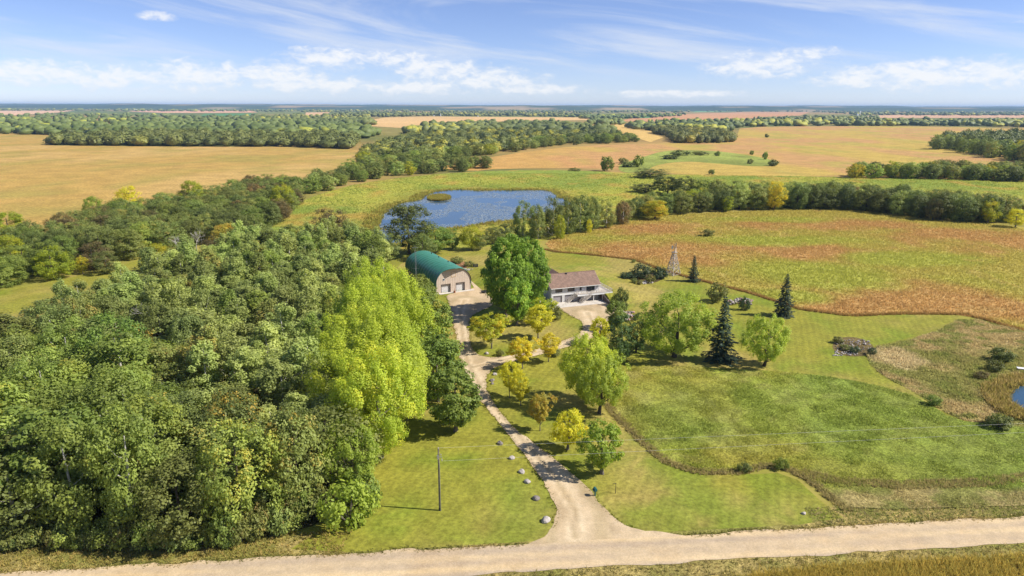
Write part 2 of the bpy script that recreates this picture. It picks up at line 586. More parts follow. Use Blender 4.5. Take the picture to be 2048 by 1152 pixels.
def col_rough(x, y):
    n1 = fbm(x / 12, y / 16, 41, 5); n2 = fbm(x / 3, y / 3, 43, 4)
    c = lerp3(S(176, 156, 106), S(144, 140, 78), sstep(n1, 0.40, 0.60))
    c = lerp3(c, S(126, 132, 64), sstep(n2, 0.5, 0.7) * 0.8)
    return lerp3(c, S(196, 176, 132), sstep(blobs(x, y, [(1790, 715, 60, 26)]) + (n2 - 0.5) * 1.2, -0.1, 0.6) * 0.8)

def col_marsh(x, y):
    n1 = fbm(x / 55, y / 80, 51, 5); n2 = fbm(x / 16, y / 24, 53, 4)
    c = lerp3(S(158, 158, 64), S(128, 142, 58), sstep(n1, 0.42, 0.62))
    c = lerp3(c, S(176, 146, 70), sstep(n2, 0.56, 0.76) * 0.75)
    d = np.array([min(math.hypot(a - b[0], c0 - b[1]) for b in POND_W[::9]) for a, c0 in zip(np.ravel(x), np.ravel(y))]).reshape(np.shape(x)) if np.size(x) < 40000 else np.full(np.shape(x), 99.0)
    c = lerp3(c, S(158, 126, 58), np.clip(1 - d / 26, 0, 1) * 0.6)
    return c

def col_gold(x, y):
    n1 = fbm(x / 120, y / 200, 61, 5); n2 = fbm(x / 30, y / 60, 63, 4)
    c = lerp3(S(174, 142, 76), S(182, 150, 88), sstep(n1, 0.4, 0.6))
    c = lerp3(c, S(156, 138, 70), sstep(n2, 0.48, 0.7) * 0.9)
    return c

def col_bean(x, y):
    n1 = fbm(x / 90, y / 220, 71, 5); n2 = fbm(x / 26, y / 70, 73, 4)
    c = lerp3(S(178, 152, 76), S(180, 140, 88), sstep(n1, 0.42, 0.6))
    c = lerp3(c, S(158, 147, 70), sstep(n2, 0.5, 0.72) * 0.75)
    w = sstep(-x / 220 + 0.9, 0.0, 1.0) * sstep(y, 450, 560)
    c = lerp3(c, S(188, 136, 84), w * 0.55)
    return c

def flat(rgb, v=0.06, sc=60):
    rgb = np.asarray(rgb)
    def f(x, y):
        n = fbm(np.asarray(x) / sc, np.asarray(y) / (sc * 1.8), int(rgb[0] * 999), 4)
        return rgb * (1 + (n[..., None] - 0.5) * v * 6)
    return f

M_LAWN = ground_mat('mown_turf', fine=1.3, mid=0.22, fine_amt=0.34, mid_amt=0.14, stripe=(0.35, 1.7, 0.05), bump=0.6, bdist=0.08, tintcol=(1.15, 0.95, 0.9), tint_amt=0.25)
M_PRAIRIE = ground_mat('prairie_ground', fine=1.3, mid=0.16, fine_amt=0.4, mid_amt=0.2, bump=1.0, bdist=0.4, tint_amt=0.1)
M_MEADOW = ground_mat('meadow_ground', fine=2.2, mid=0.3, fine_amt=0.55, mid_amt=0.22, bump=1.0, bdist=0.4, tint_amt=0.15)
M_FIELD = ground_mat('crop_field', fine=0.55, mid=0.05, fine_amt=0.42, mid_amt=0.14, bump=0.8, bdist=0.4, tint_amt=0.15, big=0.008, tintcol=(0.93, 0.85, 0.7))
M_FAR = ground_mat('far_land', fine=0.05, mid=0.01, fine_amt=0.15, mid_amt=0.12, bump=0.0, tint_amt=0.1, big=0.001)
M_GRAVEL = ground_mat('gravel', fine=4.0, mid=0.5, fine_amt=0.16, mid_amt=0.08, bump=0.5, bdist=0.03, tintcol=(0.92, 0.85, 0.75), tint_amt=0.5, big=0.12, speck=((0.62, 0.55, 0.45), 7.0, 0.35))
M_FOREST = ground_mat('forest_floor', fine=1.2, mid=0.2, fine_amt=0.4, mid_amt=0.3, bump=0.8, bdist=0.2)

def sheet(name, poly, z, step, colf, mat, relief=None, skirt=0.0):
    """a ground sheet: filled polygon cut into a grid so that colour and relief can vary over it"""
    bm = bmesh.new()
    vs_ = [bm.verts.new((p[0], p[1], 0)) for p in poly]
    es = [bm.edges.new((vs_[i], vs_[(i + 1) % len(vs_)])) for i in range(len(vs_))]
    bmesh.ops.triangle_fill(bm, use_beauty=True, edges=es, normal=(0, 0, 1))
    arr = np.array(poly)
    for ax in (0, 1):
        a, b = arr[:, ax].min(), arr[:, ax].max()
        k = math.ceil(a / step) * step
        no = (1, 0, 0) if ax == 0 else (0, 1, 0)
        while k < b:
            geom = bm.verts[:] + bm.edges[:] + bm.faces[:]
            co = (k + 0.0137, 0, 0) if ax == 0 else (0, k + 0.0137, 0)
            bmesh.ops.bisect_plane(bm, geom=geom, dist=1e-4, plane_co=co, plane_no=no)
            k += step
    for f in bm.faces:
        if f.normal.z < 0:
            f.normal_flip()
    me = bpy.data.meshes.new(name)
    bm.to_mesh(me); bm.free()
    n = len(me.vertices)
    co = np.zeros(n * 3, np.float32); me.vertices.foreach_get('co', co); co = co.reshape(-1, 3)
    x, y = co[:, 0].astype(float), co[:, 1].astype(float)
    co[:, 2] = z + (relief(x, y) if relief else 0)
    me.vertices.foreach_set('co', co.ravel())
    ca = me.color_attributes.new('Col', 'FLOAT_COLOR', 'POINT')
    c4 = np.ones((n, 4), np.float32); c4[:, :3] = np.clip(colf(x, y), 0, 1)
    ca.data.foreach_set('color', c4.ravel())
    me.materials.append(mat)
    me.update()
    o = link(name, me)
    o['kind'] = 'structure'
    return o

# the ground reaches the horizon
rings = [0, 30, 60, 90, 130, 180, 240, 320, 420, 560, 750, 1000, 1350, 1800, 2400, 3300, 4500, 6000, 8000, 11000, 15000, 21000, 30000]
NS = 96
vv, ff = [(0, 0, 0)], []
for r in rings[1:]:
    for k in range(NS):
        a = 2 * math.pi * k / NS
        vv.append((r * math.cos(a), r * math.sin(a), 0))
tri = [(0, 1 + k, 1 + (k + 1) % NS) for k in range(NS)]
for i in range(len(rings) - 2):
    a0 = 1 + i * NS; b0 = a0 + NS
    for k in range(NS):
        k2 = (k + 1) % NS
        tri += [(a0 + k, b0 + k, b0 + k2), (a0 + k, b0 + k2, a0 + k2)]
vv = np.array(vv, float)
g = link('ground', mesh_np('ground', vv, np.array(tri), col=np.clip(col_base(vv[:, 0], vv[:, 1]), 0, 1), mats=[M_FAR]))
tag(g, kind='structure')

POND_PX = [(728, 486), (744, 458), (766, 430), (792, 409), (836, 402), (852, 386), (882, 382), (925, 379), (975, 382), (1040, 380), (1106, 380), (1112, 392), (1135, 400), (1150, 408),
           (1120, 420), (1080, 432), (1030, 441), (975, 446), (915, 454), (870, 460), (845, 472), (800, 486), (760, 494)]
POND_W = px_poly(POND_PX, 2)
def wobble(poly, step, amp, sc, seed):
    out = []
    for i in range(len(poly)):
        a, b = np.array(poly[i]), np.array(poly[(i + 1) % len(poly)])
        L = np.linalg.norm(b - a)
        if L < 1e-6: continue
        t = (b - a) / L; nn = np.array([-t[1], t[0]])
        k = max(1, int(L / step))
        for j in range(k):
            p = a + (b - a) * j / k
            out.append(p + nn * (fbm(np.array(p[0] / sc), np.array(p[1] / sc), seed, 3) - 0.5) * 2 * amp)
    return out
POND_W = wobble(POND_W, 2.5, 4.5, 9.0, 7)
LAWN_POLY = px_poly([(560, 1112), (640, 1060), (700, 1000), (640, 900), (700, 700), (770, 570), (800, 525), (850, 505), (960, 496), (1090, 494), (1200, 511), (1275, 521),
                     (1345, 548), (1420, 567), (1520, 595), (1600, 621), (1690, 634), (1800, 630), (1925, 628), (1905, 642), (1850, 665), (1790, 683), (1735, 694), (1740, 745), (1850, 790),
                     (1900, 830), (1790, 815), (1600, 760), (1255, 745), (1215, 815), (1330, 930), (1480, 950), (1580, 945), (1650, 1010), (1700, 1044), (1290, 1066), (1090, 1082)], 1)
lawn = sheet('lawn', LAWN_POLY, 0.02, 4.0, col_lawn, M_LAWN)
PRAIRIE_POLY = px_poly([(1086, 482), (1180, 460), (1290, 436), (1400, 427), (1500, 422), (1690, 419), (1830, 434), (2000, 450), (2400, 490), (2800, 760), (2250, 705), (2048, 662), (1930, 628), (1800, 627), (1700, 631), (1600, 618), (1500, 585),
                        (1400, 560), (1335, 543), (1270, 519), (1190, 510), (1105, 503)], 1)
sheet('prairie', PRAIRIE_POLY, 0.05, 3.0, col_prairie, M_PRAIRIE)
MEADOW_POLY = px_poly([(1250, 738), (1330, 731), (1450, 738), (1600, 746), (1740, 767), (1850, 800), (1905, 842), (2000, 850), (2250, 880), (2500, 960), (2250, 1010), (2048, 1012), (1700, 1022), (1660, 995), (1625, 962), (1575, 937), (1530, 931),
                       (1480, 944), (1395, 944), (1335, 925), (1290, 888), (1232, 830), (1213, 808), (1225, 775)], 1)
sheet('meadow', MEADOW_POLY, 0.06, 1.0, col_meadow, M_MEADOW, relief=lambda x, y: 0.22 * fbm(x / 2.6, y / 2.6, 131, 3) ** 1.3)
ROUGH_POLY = px_poly([(1930, 632), (2048, 664), (2300, 720), (2500, 880), (2250, 885), (2048, 862), (1980, 852), (1905, 835), (1850, 795), (1765, 752), (1730, 718), (1745, 694), (1800, 685), (1870, 665)], 1)
sheet('rough_grassland', ROUGH_POLY, 0.04, 2.0, col_rough, M_MEADOW)
MARSH_POLY = px_poly([(500, 470), (560, 432), (600, 405), (640, 388), (720, 366), (850, 350), (985, 341), (1150, 340), (1290, 348), (1400, 350), (1560, 352), (1760, 356), (2048, 362), (2500, 372), (2500, 440), (2048, 436), (1830, 420), (1690, 408),
                      (1500, 412), (1300, 428), (1180, 458), (1085, 484), (960, 494), (860, 505), (780, 520), (700, 520), (560, 520)], 1)
sheet('marsh', MARSH_POLY, 0.06, 8.0, col_marsh, M_MEADOW)
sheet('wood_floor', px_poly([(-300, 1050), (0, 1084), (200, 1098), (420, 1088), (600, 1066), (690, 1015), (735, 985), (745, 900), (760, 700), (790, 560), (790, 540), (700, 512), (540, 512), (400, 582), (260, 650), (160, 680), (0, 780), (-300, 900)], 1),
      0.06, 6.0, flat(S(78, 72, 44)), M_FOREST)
sheet('mown_clearing', px_poly([(-300, 900), (0, 800), (160, 690), (330, 640), (420, 560), (330, 505), (240, 532), (110, 562), (0, 580), (-300, 640)], 1), 0.05, 6.0, col_lawn, M_LAWN)
# fields
sheet('golden_field', px_poly([(-900, 300), (-300, 272), (0, 268), (118, 271), (108, 291), (330, 293), (560, 294), (700, 299), (735, 303), (715, 345), (640, 350), (560, 360), (470, 400), (250, 440), (100, 490), (0, 505), (-300, 560), (-900, 700)], 0), 0.08, 20.0, col_gold, M_FIELD)
sheet('bean_field', px_poly([(860, 336), (900, 326), (985, 314), (1050, 304), (1150, 292), (1290, 287), (1460, 286), (1475, 270), (1480, 254), (1650, 252), (1900, 253), (2048, 258), (2500, 262), (2500, 345), (2048, 350), (1850, 350), (1700, 351), (1560, 353), (1400, 351), (1290, 343), (1190, 336), (1000, 337), (940, 343)], 1), 0.08, 20.0, col_bean, M_FIELD)
sheet('wet_hollow', px_poly([(1235, 330), (1275, 318), (1330, 300), (1420, 301), (1480, 308), (1540, 318), (1562, 330), (1520, 334), (1440, 328), (1370, 322), (1310, 330), (1290, 345), (1240, 346)], 2), 0.14, 8.0, flat(S(136, 144, 68), 0.14, 22), M_MEADOW)
sheet('tan_field', px_poly([(735, 252), (738, 241), (770, 235), (860, 233), (1000, 234), (1180, 235), (1178, 240), (1000, 243), (860, 250), (800, 256)], 0), 0.3, 60.0, flat(S(205, 168, 112), 0.04, 300), M_FIELD)
sheet('stubble_field', px_poly([(1150, 254), (1160, 249), (1262, 248), (1345, 262), (1340, 270), (1300, 285), (1270, 275)], 0), 0.3, 40.0, flat(S(202, 168, 98), 0.04, 200), M_FIELD)
sheet('brown_field', px_poly([(1235, 243), (1260, 237), (1380, 228), (1480, 224.5), (1620, 224), (1600, 231), (1480, 238), (1320, 243)], 0), 0.35, 80.0, flat(S(190, 142, 98), 0.04, 400), M_FIELD)
sheet('green_field', px_poly([(1222, 238), (1240, 231), (1310, 229), (1345, 230), (1300, 236)], 0), 0.5, 80.0, flat(S(88, 130, 70), 0.03, 300), M_FIELD)
sheet('clover_field', px_poly([(1380, 225), (1400, 221.2), (1470, 220.5), (1480, 222.5)], 0), 0.7, 100.0, flat(S(120, 158, 100), 0.03, 300), M_FIELD)
sheet('pink_stubble_field', px_poly([(-200, 232), (-200, 222.5), (60, 221.2), (150, 220.8), (120, 225), (20, 231)], 0), 0.5, 100.0, flat(S(206, 168, 132), 0.03, 400), M_FIELD)
sheet('pale_stubble_field', px_poly([(255, 223), (290, 221.0), (500, 221.2), (515, 225), (420, 226), (330, 226)], 0), 0.5, 100.0, flat(S(206, 160, 126), 0.03, 400), M_FIELD)
sheet('alfalfa_field', px_poly([(400, 232), (410, 227.5), (510, 227), (520, 230), (480, 234)], 0), 0.55, 80.0, flat(S(86, 128, 76), 0.03, 300), M_FIELD)
sheet('wheat_stubble_field', px_poly([(610, 232), (612, 225), (660, 224.5), (650, 231)], 0), 0.5, 80.0, flat(S(204, 166, 120), 0.03, 300), M_FIELD)
sheet('ploughed_field', px_poly([(1720, 236), (1740, 231), (1850, 229), (2048, 230), (2300, 231), (2300, 236), (2048, 236)], 0), 0.5, 100.0, flat(S(198, 158, 122), 0.03, 400), M_FIELD)
sheet('distant_field', px_poly([(725, 219.8), (735, 218.6), (800, 218.6), (800, 219.8)], 0), 0.9, 150.0, flat(S(206, 160, 120), 0.03, 400), M_FIELD)

# gravel road and driveway
def col_road(x, y):
    """pale gravel with wheel-worn bands along the road"""
    a = P(300, 1150)[:2]; b = P(2048, 1059)[:2]
    t = (b - a) / np.linalg.norm(b - a)
    d = (x - a[0]) * -t[1] + (y - a[1]) * t[0]
    n = fbm(x / 9, y / 2.2, 81, 4)
    w = 0.5 + 0.5 * np.cos(d * 2 * math.pi / 2.4 + (n - 0.5) * 2.0)
    c = lerp3(S(172, 153, 128), S(202, 178, 138), w * 0.55 + 0.45 * sstep(fbm(x / 30, d / 1.1, 83, 4), 0.35, 0.65))
    return lerp3(c, S(162, 150, 134), sstep(np.abs(d - 0.3), 2.9, 4.4) * 0.7)
def road_edge(p0, p1, n, off, x0=-125.0, x1=125.0):
    a, b = P(*p0)[:2], P(*p1)[:2]
    t = (b - a) / np.linalg.norm(b - a); nn = np.array([-t[1], t[0]])
    s0, s1 = (x0 - a[0]) / t[0], (x1 - a[0]) / t[0]
    return [a + t * (s0 + (s1 - s0) * i / n) + nn * ((fbm(np.array(i * 0.55), np.array(off), 3, 3) - 0.5) * 1.1) for i in range(n + 1)]
rt = road_edge((600, 1113), (2048, 1033), 160, 1.0)
rb = road_edge((900, 1154), (2048, 1086), 160, 7.0)
ROAD_POLY = rb + rt[::-1]
sheet('gravel_road', ROAD_POLY, 0.09, 0.65, col_road, M_GRAVEL)
CENTRES = [[(1150, 1075), (1150, 1020), (1110, 955), (1050, 885), (1005, 832), (962, 775), (935, 725), (925, 670), (920, 620), (930, 600)], [(945, 735), (990, 724), (1050, 711), (1120, 694), (1170, 676), (1190, 655), (1175, 625)]]
CENTRES = [np.array([P(*q)[:2] for q in c]) for c in CENTRES]
def track_dist(x, y):
    best = np.full(np.shape(x), 1e9)
    for c in CENTRES:
        for p, q in zip(c[:-1], c[1:]):
            d = q - p; L2 = d @ d
            t = np.clip(((x - p[0]) * d[0] + (y - p[1]) * d[1]) / L2, 0, 1)
            best = np.minimum(best, np.hypot(x - p[0] - t * d[0], y - p[1] - t * d[1]))
    return best
def col_drive(x, y):
    """wheel-packed pale tracks, a browner crown and dusty weedy shoulders"""
    n = fbm(x / 3, y / 7, 85, 4)
    d = track_dist(x, y) + (n - 0.5) * 0.5
    c = lerp3(S(194, 172, 138), S(174, 153, 121), sstep(n, 0.42, 0.66))
    c = lerp3(c, S(208, 188, 154), np.exp(-((d - 0.95) / 0.38) ** 2) * 0.85)
    c = lerp3(c, S(152, 134, 98), np.exp(-(d / 0.35) ** 2) * 0.5)
    return lerp3(c, S(156, 138, 98), sstep(d, 2.0, 3.2) * 0.45 * (1 - sstep(d, 4.0, 6.0)))
DRIVE_PX = [(960, 1112), (1040, 1096), (1085, 1078), (1108, 1052), (1115, 1015), (1098, 985), (1070, 940), (1030, 885), (985, 830), (960, 800), (935, 755), (918, 715), (912, 670), (905, 635), (897, 600), (890, 590),
            (948, 578), (946, 570), (935, 555), (950, 556), (968, 572), (985, 585), (1000, 592), (985, 612), (960, 622), (942, 632), (937, 655), (940, 690), (955, 712), (985, 716), (1020, 712), (1060, 703), (1120, 685), (1160, 668), (1168, 652),
            (1160, 640), (1135, 628), (1112, 612), (1185, 598), (1228, 606), (1236, 622), (1225, 640), (1212, 660), (1190, 674), (1150, 690), (1100, 704), (1050, 718), (1000, 730), (975, 745), (970, 775), (985, 805), (1030, 858), (1075, 893), (1130, 935),
            (1172, 970), (1200, 1010), (1235, 1045), (1280, 1062), (1350, 1068), (1420, 1082), (1200, 1100)]
DRIVE_POLY = px_poly(DRIVE_PX, 2)
def ragged(poly, step=0.8, amp=0.45, seed=5):
    out = []
    for i in range(len(poly)):
        a, b = np.array(poly[i]), np.array(poly[(i + 1) % len(poly)])
        L = np.linalg.norm(b - a)
        if L < 1e-6: continue
        t = (b - a) / L; nn = np.array([-t[1], t[0]])
        for k in range(max(1, int(L / step))):
            p = a + (b - a) * k / max(1, int(L / step))
            out.append(p + nn * (fbm(np.array(p[0] / 1.6), np.array(p[1] / 1.6), seed, 3) - 0.5) * 2 * amp)
    return out
DRIVE_POLY = ragged(DRIVE_POLY)
sheet('driveway', DRIVE_POLY, 0.07, 0.7, col_drive, M_GRAVEL)
# verges
def col_verge(x, y):
    n = fbm(x / 5, y / 3, 91, 4)
    return lerp3(S(134, 130, 66), S(170, 152, 92), sstep(n, 0.42, 0.64))
sheet('road_verge', [p + np.array([0, -0.2]) for p in rt] + [p + np.array([0, 5.0]) for p in rt[::-1]], 0.012, 2.0, col_verge, M_MEADOW)
sheet('roadside_ditch', [p + np.array([0, 0.1]) for p in rb[::-1]] + [p + np.array([0, -14.0]) for p in rb], 0.03, 2.0, col_verge, M_MEADOW)

# ---------------------------------------------------------------- water
def water_mat(name, deep, rough, bs):
    m, n, l = new_mat(name)
    g_ = n.new('ShaderNodeNewGeometry')
    b = n.new('ShaderNodeBsdfPrincipled')
    b.inputs['Base Color'].default_value = (*deep, 1)
    b.inputs['Roughness'].default_value = rough
    b.inputs['IOR'].default_value = 1.33
    b.inputs['Specular IOR Level'].default_value = 0.6
    bp = n.new('ShaderNodeBump'); bp.inputs['Strength'].default_value = bs; bp.inputs['Distance'].default_value = 0.1
    l.new(noise_node(n, l, g_.outputs['Position'], 0.8, 4, 0.6), bp.inputs['Height']); l.new(bp.outputs[0], b.inputs['Normal'])
    o = n.new('ShaderNodeOutputMaterial'); l.new(b.outputs[0], o.inputs[0])
    return m
M_WATER = water_mat('pond_water', (0.03, 0.078, 0.13), 0.10, 0.18)
def water(name, poly, z):
    mb = MB(); mb.poly([(p[0], p[1], z) for p in poly])
    o = mb.build(name, M_WATER); tag(o, kind='structure'); return o
water('pond', POND_W, 0.10)
SMALL_POND = px_poly([(2014, 800), (2022, 780), (2048, 768), (2120, 762), (2200, 790), (2180, 830), (2100, 840), (2048, 826), (2025, 815)], 2)
water('small_pond', SMALL_POND, 0.10)

# ---------------------------------------------------------------- tall grass, reeds, crops: nobody could count the blades
M_BLADE = blade_mat('grass_blades')
def tufts(name, pts, z0, hgt, width, colors, blades=4, spread=0.35, label=None, cat='grass', lean=0.8):
    n = len(pts)
    if n == 0: return
    B = blades
    base = np.repeat(np.c_[pts, np.broadcast_to(z0, (n,))], B, axis=0)
    h = np.repeat(hgt, B) * RNG.uniform(0.65, 1.15, n * B)
    w = np.repeat(np.broadcast_to(width, (n,)), B) * RNG.uniform(0.7, 1.3, n * B)
    a = RNG.uniform(0, 2 * math.pi, n * B)
    r = spread * np.sqrt(RNG.uniform(0, 1, n * B))
    b2 = RNG.uniform(0, 2 * math.pi, n * B)
    base = base + np.c_[np.cos(b2) * r, np.sin(b2) * r, np.zeros(n * B)]
    tx = np.c_[np.cos(a), np.sin(a), np.zeros(n * B)] * (w / 2)[:, None]
    ln = RNG.uniform(-lean, lean, (n * B, 2)) * h[:, None]
    tip = base + np.c_[ln, h]
    v = np.empty((n * B, 3, 3))
    v[:, 0] = base - tx; v[:, 1] = base + tx; v[:, 2] = tip
    c = np.repeat(colors, B, axis=0) * RNG.uniform(1.0, 1.75, (n * B, 1))
    c3 = np.repeat(c, 3, axis=0)
    f = np.arange(n * B * 3).reshape(-1, 3)
    o = link(name, mesh_np(name, v.reshape(-1, 3), f, col=np.clip(c3, 0, 1), mats=[M_BLADE]))
    tag(o, label, cat, kind='stuff')
    return o

def scatter(poly, n, xlim=None, holes=()):
    arr = np.array(poly)
    lo, hi = arr.min(0), arr.max(0)
    if xlim:
        lo = np.maximum(lo, [xlim[0], xlim[2]]); hi = np.minimum(hi, [xlim[1], xlim[3]])
    p = RNG.uniform(lo, hi, (n, 2))
    k = in_poly(p[:, 0], p[:, 1], poly)
    for h in holes:
        k &= ~in_poly(p[:, 0], p[:, 1], h)
    p = p[k]
    # only what lies in or near the picture's ground
    ang = np.abs(p[:, 0]) / np.maximum(p[:, 1], 1)
    return p[ang < np.where(p[:, 1] < 130, 1.05, 0.86)]

pp = scatter(PRAIRIE_POLY, 105000, (0, 260, 150, 480))
cl = fbm(pp[:, 0] / 6, pp[:, 1] / 6, 95, 3)
tufts('prairie_grass', pp, 0.0, 0.45 + 0.5 * cl, 0.30, col_prairie(pp[:, 0], pp[:, 1]) * 1.05, 3, 0.4, 'rust and yellow-green prairie grass beyond the mown lawn edge')
mp_ = scatter(MEADOW_POLY, 48000, (10, 110, 85, 170))
cl = fbm(mp_[:, 0] / 3.5, mp_[:, 1] / 3.5, 96, 4)
tufts('meadow_grass', mp_, 0.0, 0.2 + 1.0 * np.clip(cl - 0.3, 0, 1), 0.16, col_meadow(mp_[:, 0], mp_[:, 1]) * 1.0, 3, 0.3, 'tall green meadow grass right of the driveway lawn')
rp = scatter(ROUGH_POLY, 32000, (50, 200, 100, 240), [SMALL_POND])
cl = fbm(rp[:, 0] / 3, rp[:, 1] / 3, 97, 4)
tufts('dry_grass', rp, 0.0, 0.3 + 1.1 * np.clip(cl - 0.3, 0, 1), 0.26, col_rough(rp[:, 0], rp[:, 1]) * 1.08, 4, 0.4, 'dry tan flattened grass around the small pond')
# dense darker edges where mowing stops
def edge_strip(pts_px, n, width, hgt, col, name, label, cat='grass', bl=5, z=0.0, w=0.16):
    w_ = [P(*q)[:2] for q in pts_px]
    seg = [np.linalg.norm(w_[i + 1] - w_[i]) for i in range(len(w_) - 1)]
    tot = sum(seg)
    out = []
    for i, s_ in enumerate(seg):
        k = max(1, int(n * s_ / tot))
        t = RNG.uniform(0, 1, (k, 1))
        d = (w_[i + 1] - w_[i]) / s_
        nn = np.array([-d[1], d[0]])
        out.append(w_[i] * (1 - t) + w_[i + 1] * t + nn * RNG.uniform(-width, width, (k, 1)))
    p = np.vstack(out)
    tufts(name, p, z, np.full(len(p), hgt), w, np.asarray(col) * np.ones((len(p), 3)) * RNG.uniform(0.7, 1.2, (len(p), 1)), bl, 0.2, label, cat)
edge_strip([(1090, 499), (1110, 504), (1190, 511), (1270, 520), (1335, 544), (1400, 561), (1500, 586), (1600, 619), (1700, 632), (1800, 628), (1930, 629), (2048, 662)], 2600, 0.7, 0.8, S(156, 124, 70), 'prairie_edge_grass', 'taller brown grass fringe along the mown prairie edge')
edge_strip([(1213, 808), (1232, 831), (1290, 889), (1335, 926), (1395, 945), (1480, 945), (1530, 932), (1575, 938), (1625, 963), (1660, 996), (1700, 1023)], 1500, 0.9, 0.5, S(160, 146, 92), 'meadow_edge_grass', 'brown grass fringe along the curved meadow edge')
edge_strip([(1600, 945), (1680, 965), (1800, 972), (1950, 968), (2060, 955)], 900, 1.3, 0.6, S(156, 142, 88), 'seam_grass', 'brown weedy seam across the meadow above the road')
# cattails round the pond and its islet
ring = []
for i in range(len(POND_W)):
    a, b = POND_W[i], POND_W[(i + 1) % len(POND_W)]
    d = b - a; L = np.linalg.norm(d)
    if L < 1e-6: continue
    nn = np.array([d[1], -d[0]]) / L
    k = int(L * 5 * float(0.3 + 1.4 * vnoise(np.array(a[0] / 12), np.array(a[1] / 12), 5))) + 1
    t = RNG.uniform(0, 1, (k, 1))
    q = a + d * t + nn * (RNG.uniform(0, 1, (k, 1)) ** 1.6 * 9 - 0.8)
    q2 = a + d * t - nn * (RNG.uniform(0, 1, (k, 1)) ** 1.6 * 9 - 0.8)
    ins = in_poly(q[:, 0], q[:, 1], POND_W)
    use = np.where((ins.mean() > 0.5), 1, 0)
    ring.append(q2 if use else q)
rg = np.vstack(ring)
tufts('cattail_reeds', rg, 0.0, RNG.uniform(0.7, 1.8, len(rg)), 0.5, lerp3(S(150, 132, 62), S(138, 140, 62), RNG.uniform(0, 1, len(rg))), 4, 0.6, 'brown and green cattails fringing the blue pond', 'reeds')
isl = px_poly([(852, 398), (866, 392), (890, 391), (904, 396), (892, 402), (866, 403)], 2)
q = scatter(isl, 2500)
io = sheet('islet', isl, 0.3, 3.0, flat(S(120, 110, 50)), M_MEADOW)
tufts('islet_reeds', q, 0.2, RNG.uniform(1.0, 2.0, len(q)), 0.5, lerp3(S(160, 138, 66), S(138, 140, 60), RNG.uniform(0, 1, len(q))), 4, 0.5, 'tuft of tan reeds standing as an islet in the pond', 'reeds')
arr = np.array(SMALL_POND); ctr = arr.mean(0)
q = []
for i in range(len(SMALL_POND)):
    a, b = SMALL_POND[i], SMALL_POND[(i + 1) % len(SMALL_POND)]
    t = RNG.uniform(0, 1, (60, 1)); m_ = a * (1 - t) + b * t
    q.append(m_ + (m_ - ctr) / np.linalg.norm(m_ - ctr, axis=1, keepdims=True) * RNG.uniform(-0.3, 5, (60, 1)))
q = np.vstack(q)
tufts('pond_edge_sedge', q, 0.0, RNG.uniform(0.7, 1.6, len(q)), 0.25, lerp3(S(170, 146, 92), S(130, 122, 48), RNG.uniform(0, 1, len(q))), 5, 0.35, 'tan and olive sedge ringing the small pond at the right edge', 'sedge')
# marsh hummocks
q = scatter(MARSH_POLY, 65000, (-160, 420, 280, 640), [POND_W])
cl = fbm(q[:, 0] / 10, q[:, 1] / 14, 98, 4)
cm = lerp3(S(158, 156, 66), S(132, 144, 60), sstep(cl, 0.4, 0.6))
tufts('marsh_grass', q, 0.0, 0.25 + 0.7 * cl, 0.4, lerp3(cm, S(174, 146, 74), sstep(fbm(q[:, 0] / 16, q[:, 1] / 24, 53, 4), 0.56, 0.76) * 0.7), 3, 0.8, 'yellow-green marsh grass around the pond')
# lily pads drifting in patches on the pond
q = scatter(POND_W, 60000)
cl = fbm(q[:, 0] / 16 + 3, q[:, 1] / 26, 99, 4)
q = q[(cl > 0.47) & (RNG.uniform(0, 1, len(q)) < 0.62)]
k = len(q); r = RNG.uniform(0.18, 0.42, k)
ang = np.arange(6) * math.pi / 3
v = np.zeros((k, 6, 3)); v[:, :, 0] = q[:, 0, None] + r[:, None] * np.cos(ang); v[:, :, 1] = q[:, 1, None] + r[:, None] * np.sin(ang); v[:, :, 2] = 0.115
f = np.arange(k * 6).reshape(k, 6)
tri = np.vstack([f[:, [0, 1, 2]], f[:, [0, 2, 3]], f[:, [0, 3, 4]], f[:, [0, 4, 5]]])
M_PAD = simple_mat('lily_pad', (0.34, 0.38, 0.36), 0.35, 0.3, 0.6, spec=0.5)
o = link('lily_pads', mesh_np('lily_pads', v.reshape(-1, 3), tri, mats=[M_PAD])); tag(o, 'pale lily pads drifting in patches on the pond', 'lily pads', kind='stuff')
# tall golden crop at the bottom right, long grass on both verges
crop_poly = px_poly([(1420, 1175), (1560, 1146), (1740, 1132), (2060, 1116), (2500, 1090), (2500, 1250), (1450, 1250)], 1)
q = scatter(crop_poly, 16000)
tufts('golden_crop', q, 0.0, RNG.uniform(0.8, 1.5, len(q)), 0.16, lerp3(S(186, 158, 74), S(152, 142, 66), RNG.uniform(0, 1, len(q))), 6, 0.25, 'tall golden crop beyond the road at the bottom right corner', 'crop')
dpoly = [p + np.array([0, -0.2]) for p in rb[::-1]] + [p + np.array([0, -13.0]) for p in rb]
q = scatter(dpoly, 40000)
tufts('ditch_grass', q, 0.0, RNG.uniform(0.15, 0.55, len(q)), 0.14, lerp3(S(122, 118, 58), S(176, 156, 104), RNG.uniform(0, 1, len(q)) ** 1.5), 5, 0.25, 'short weedy grass along the near side of the road')
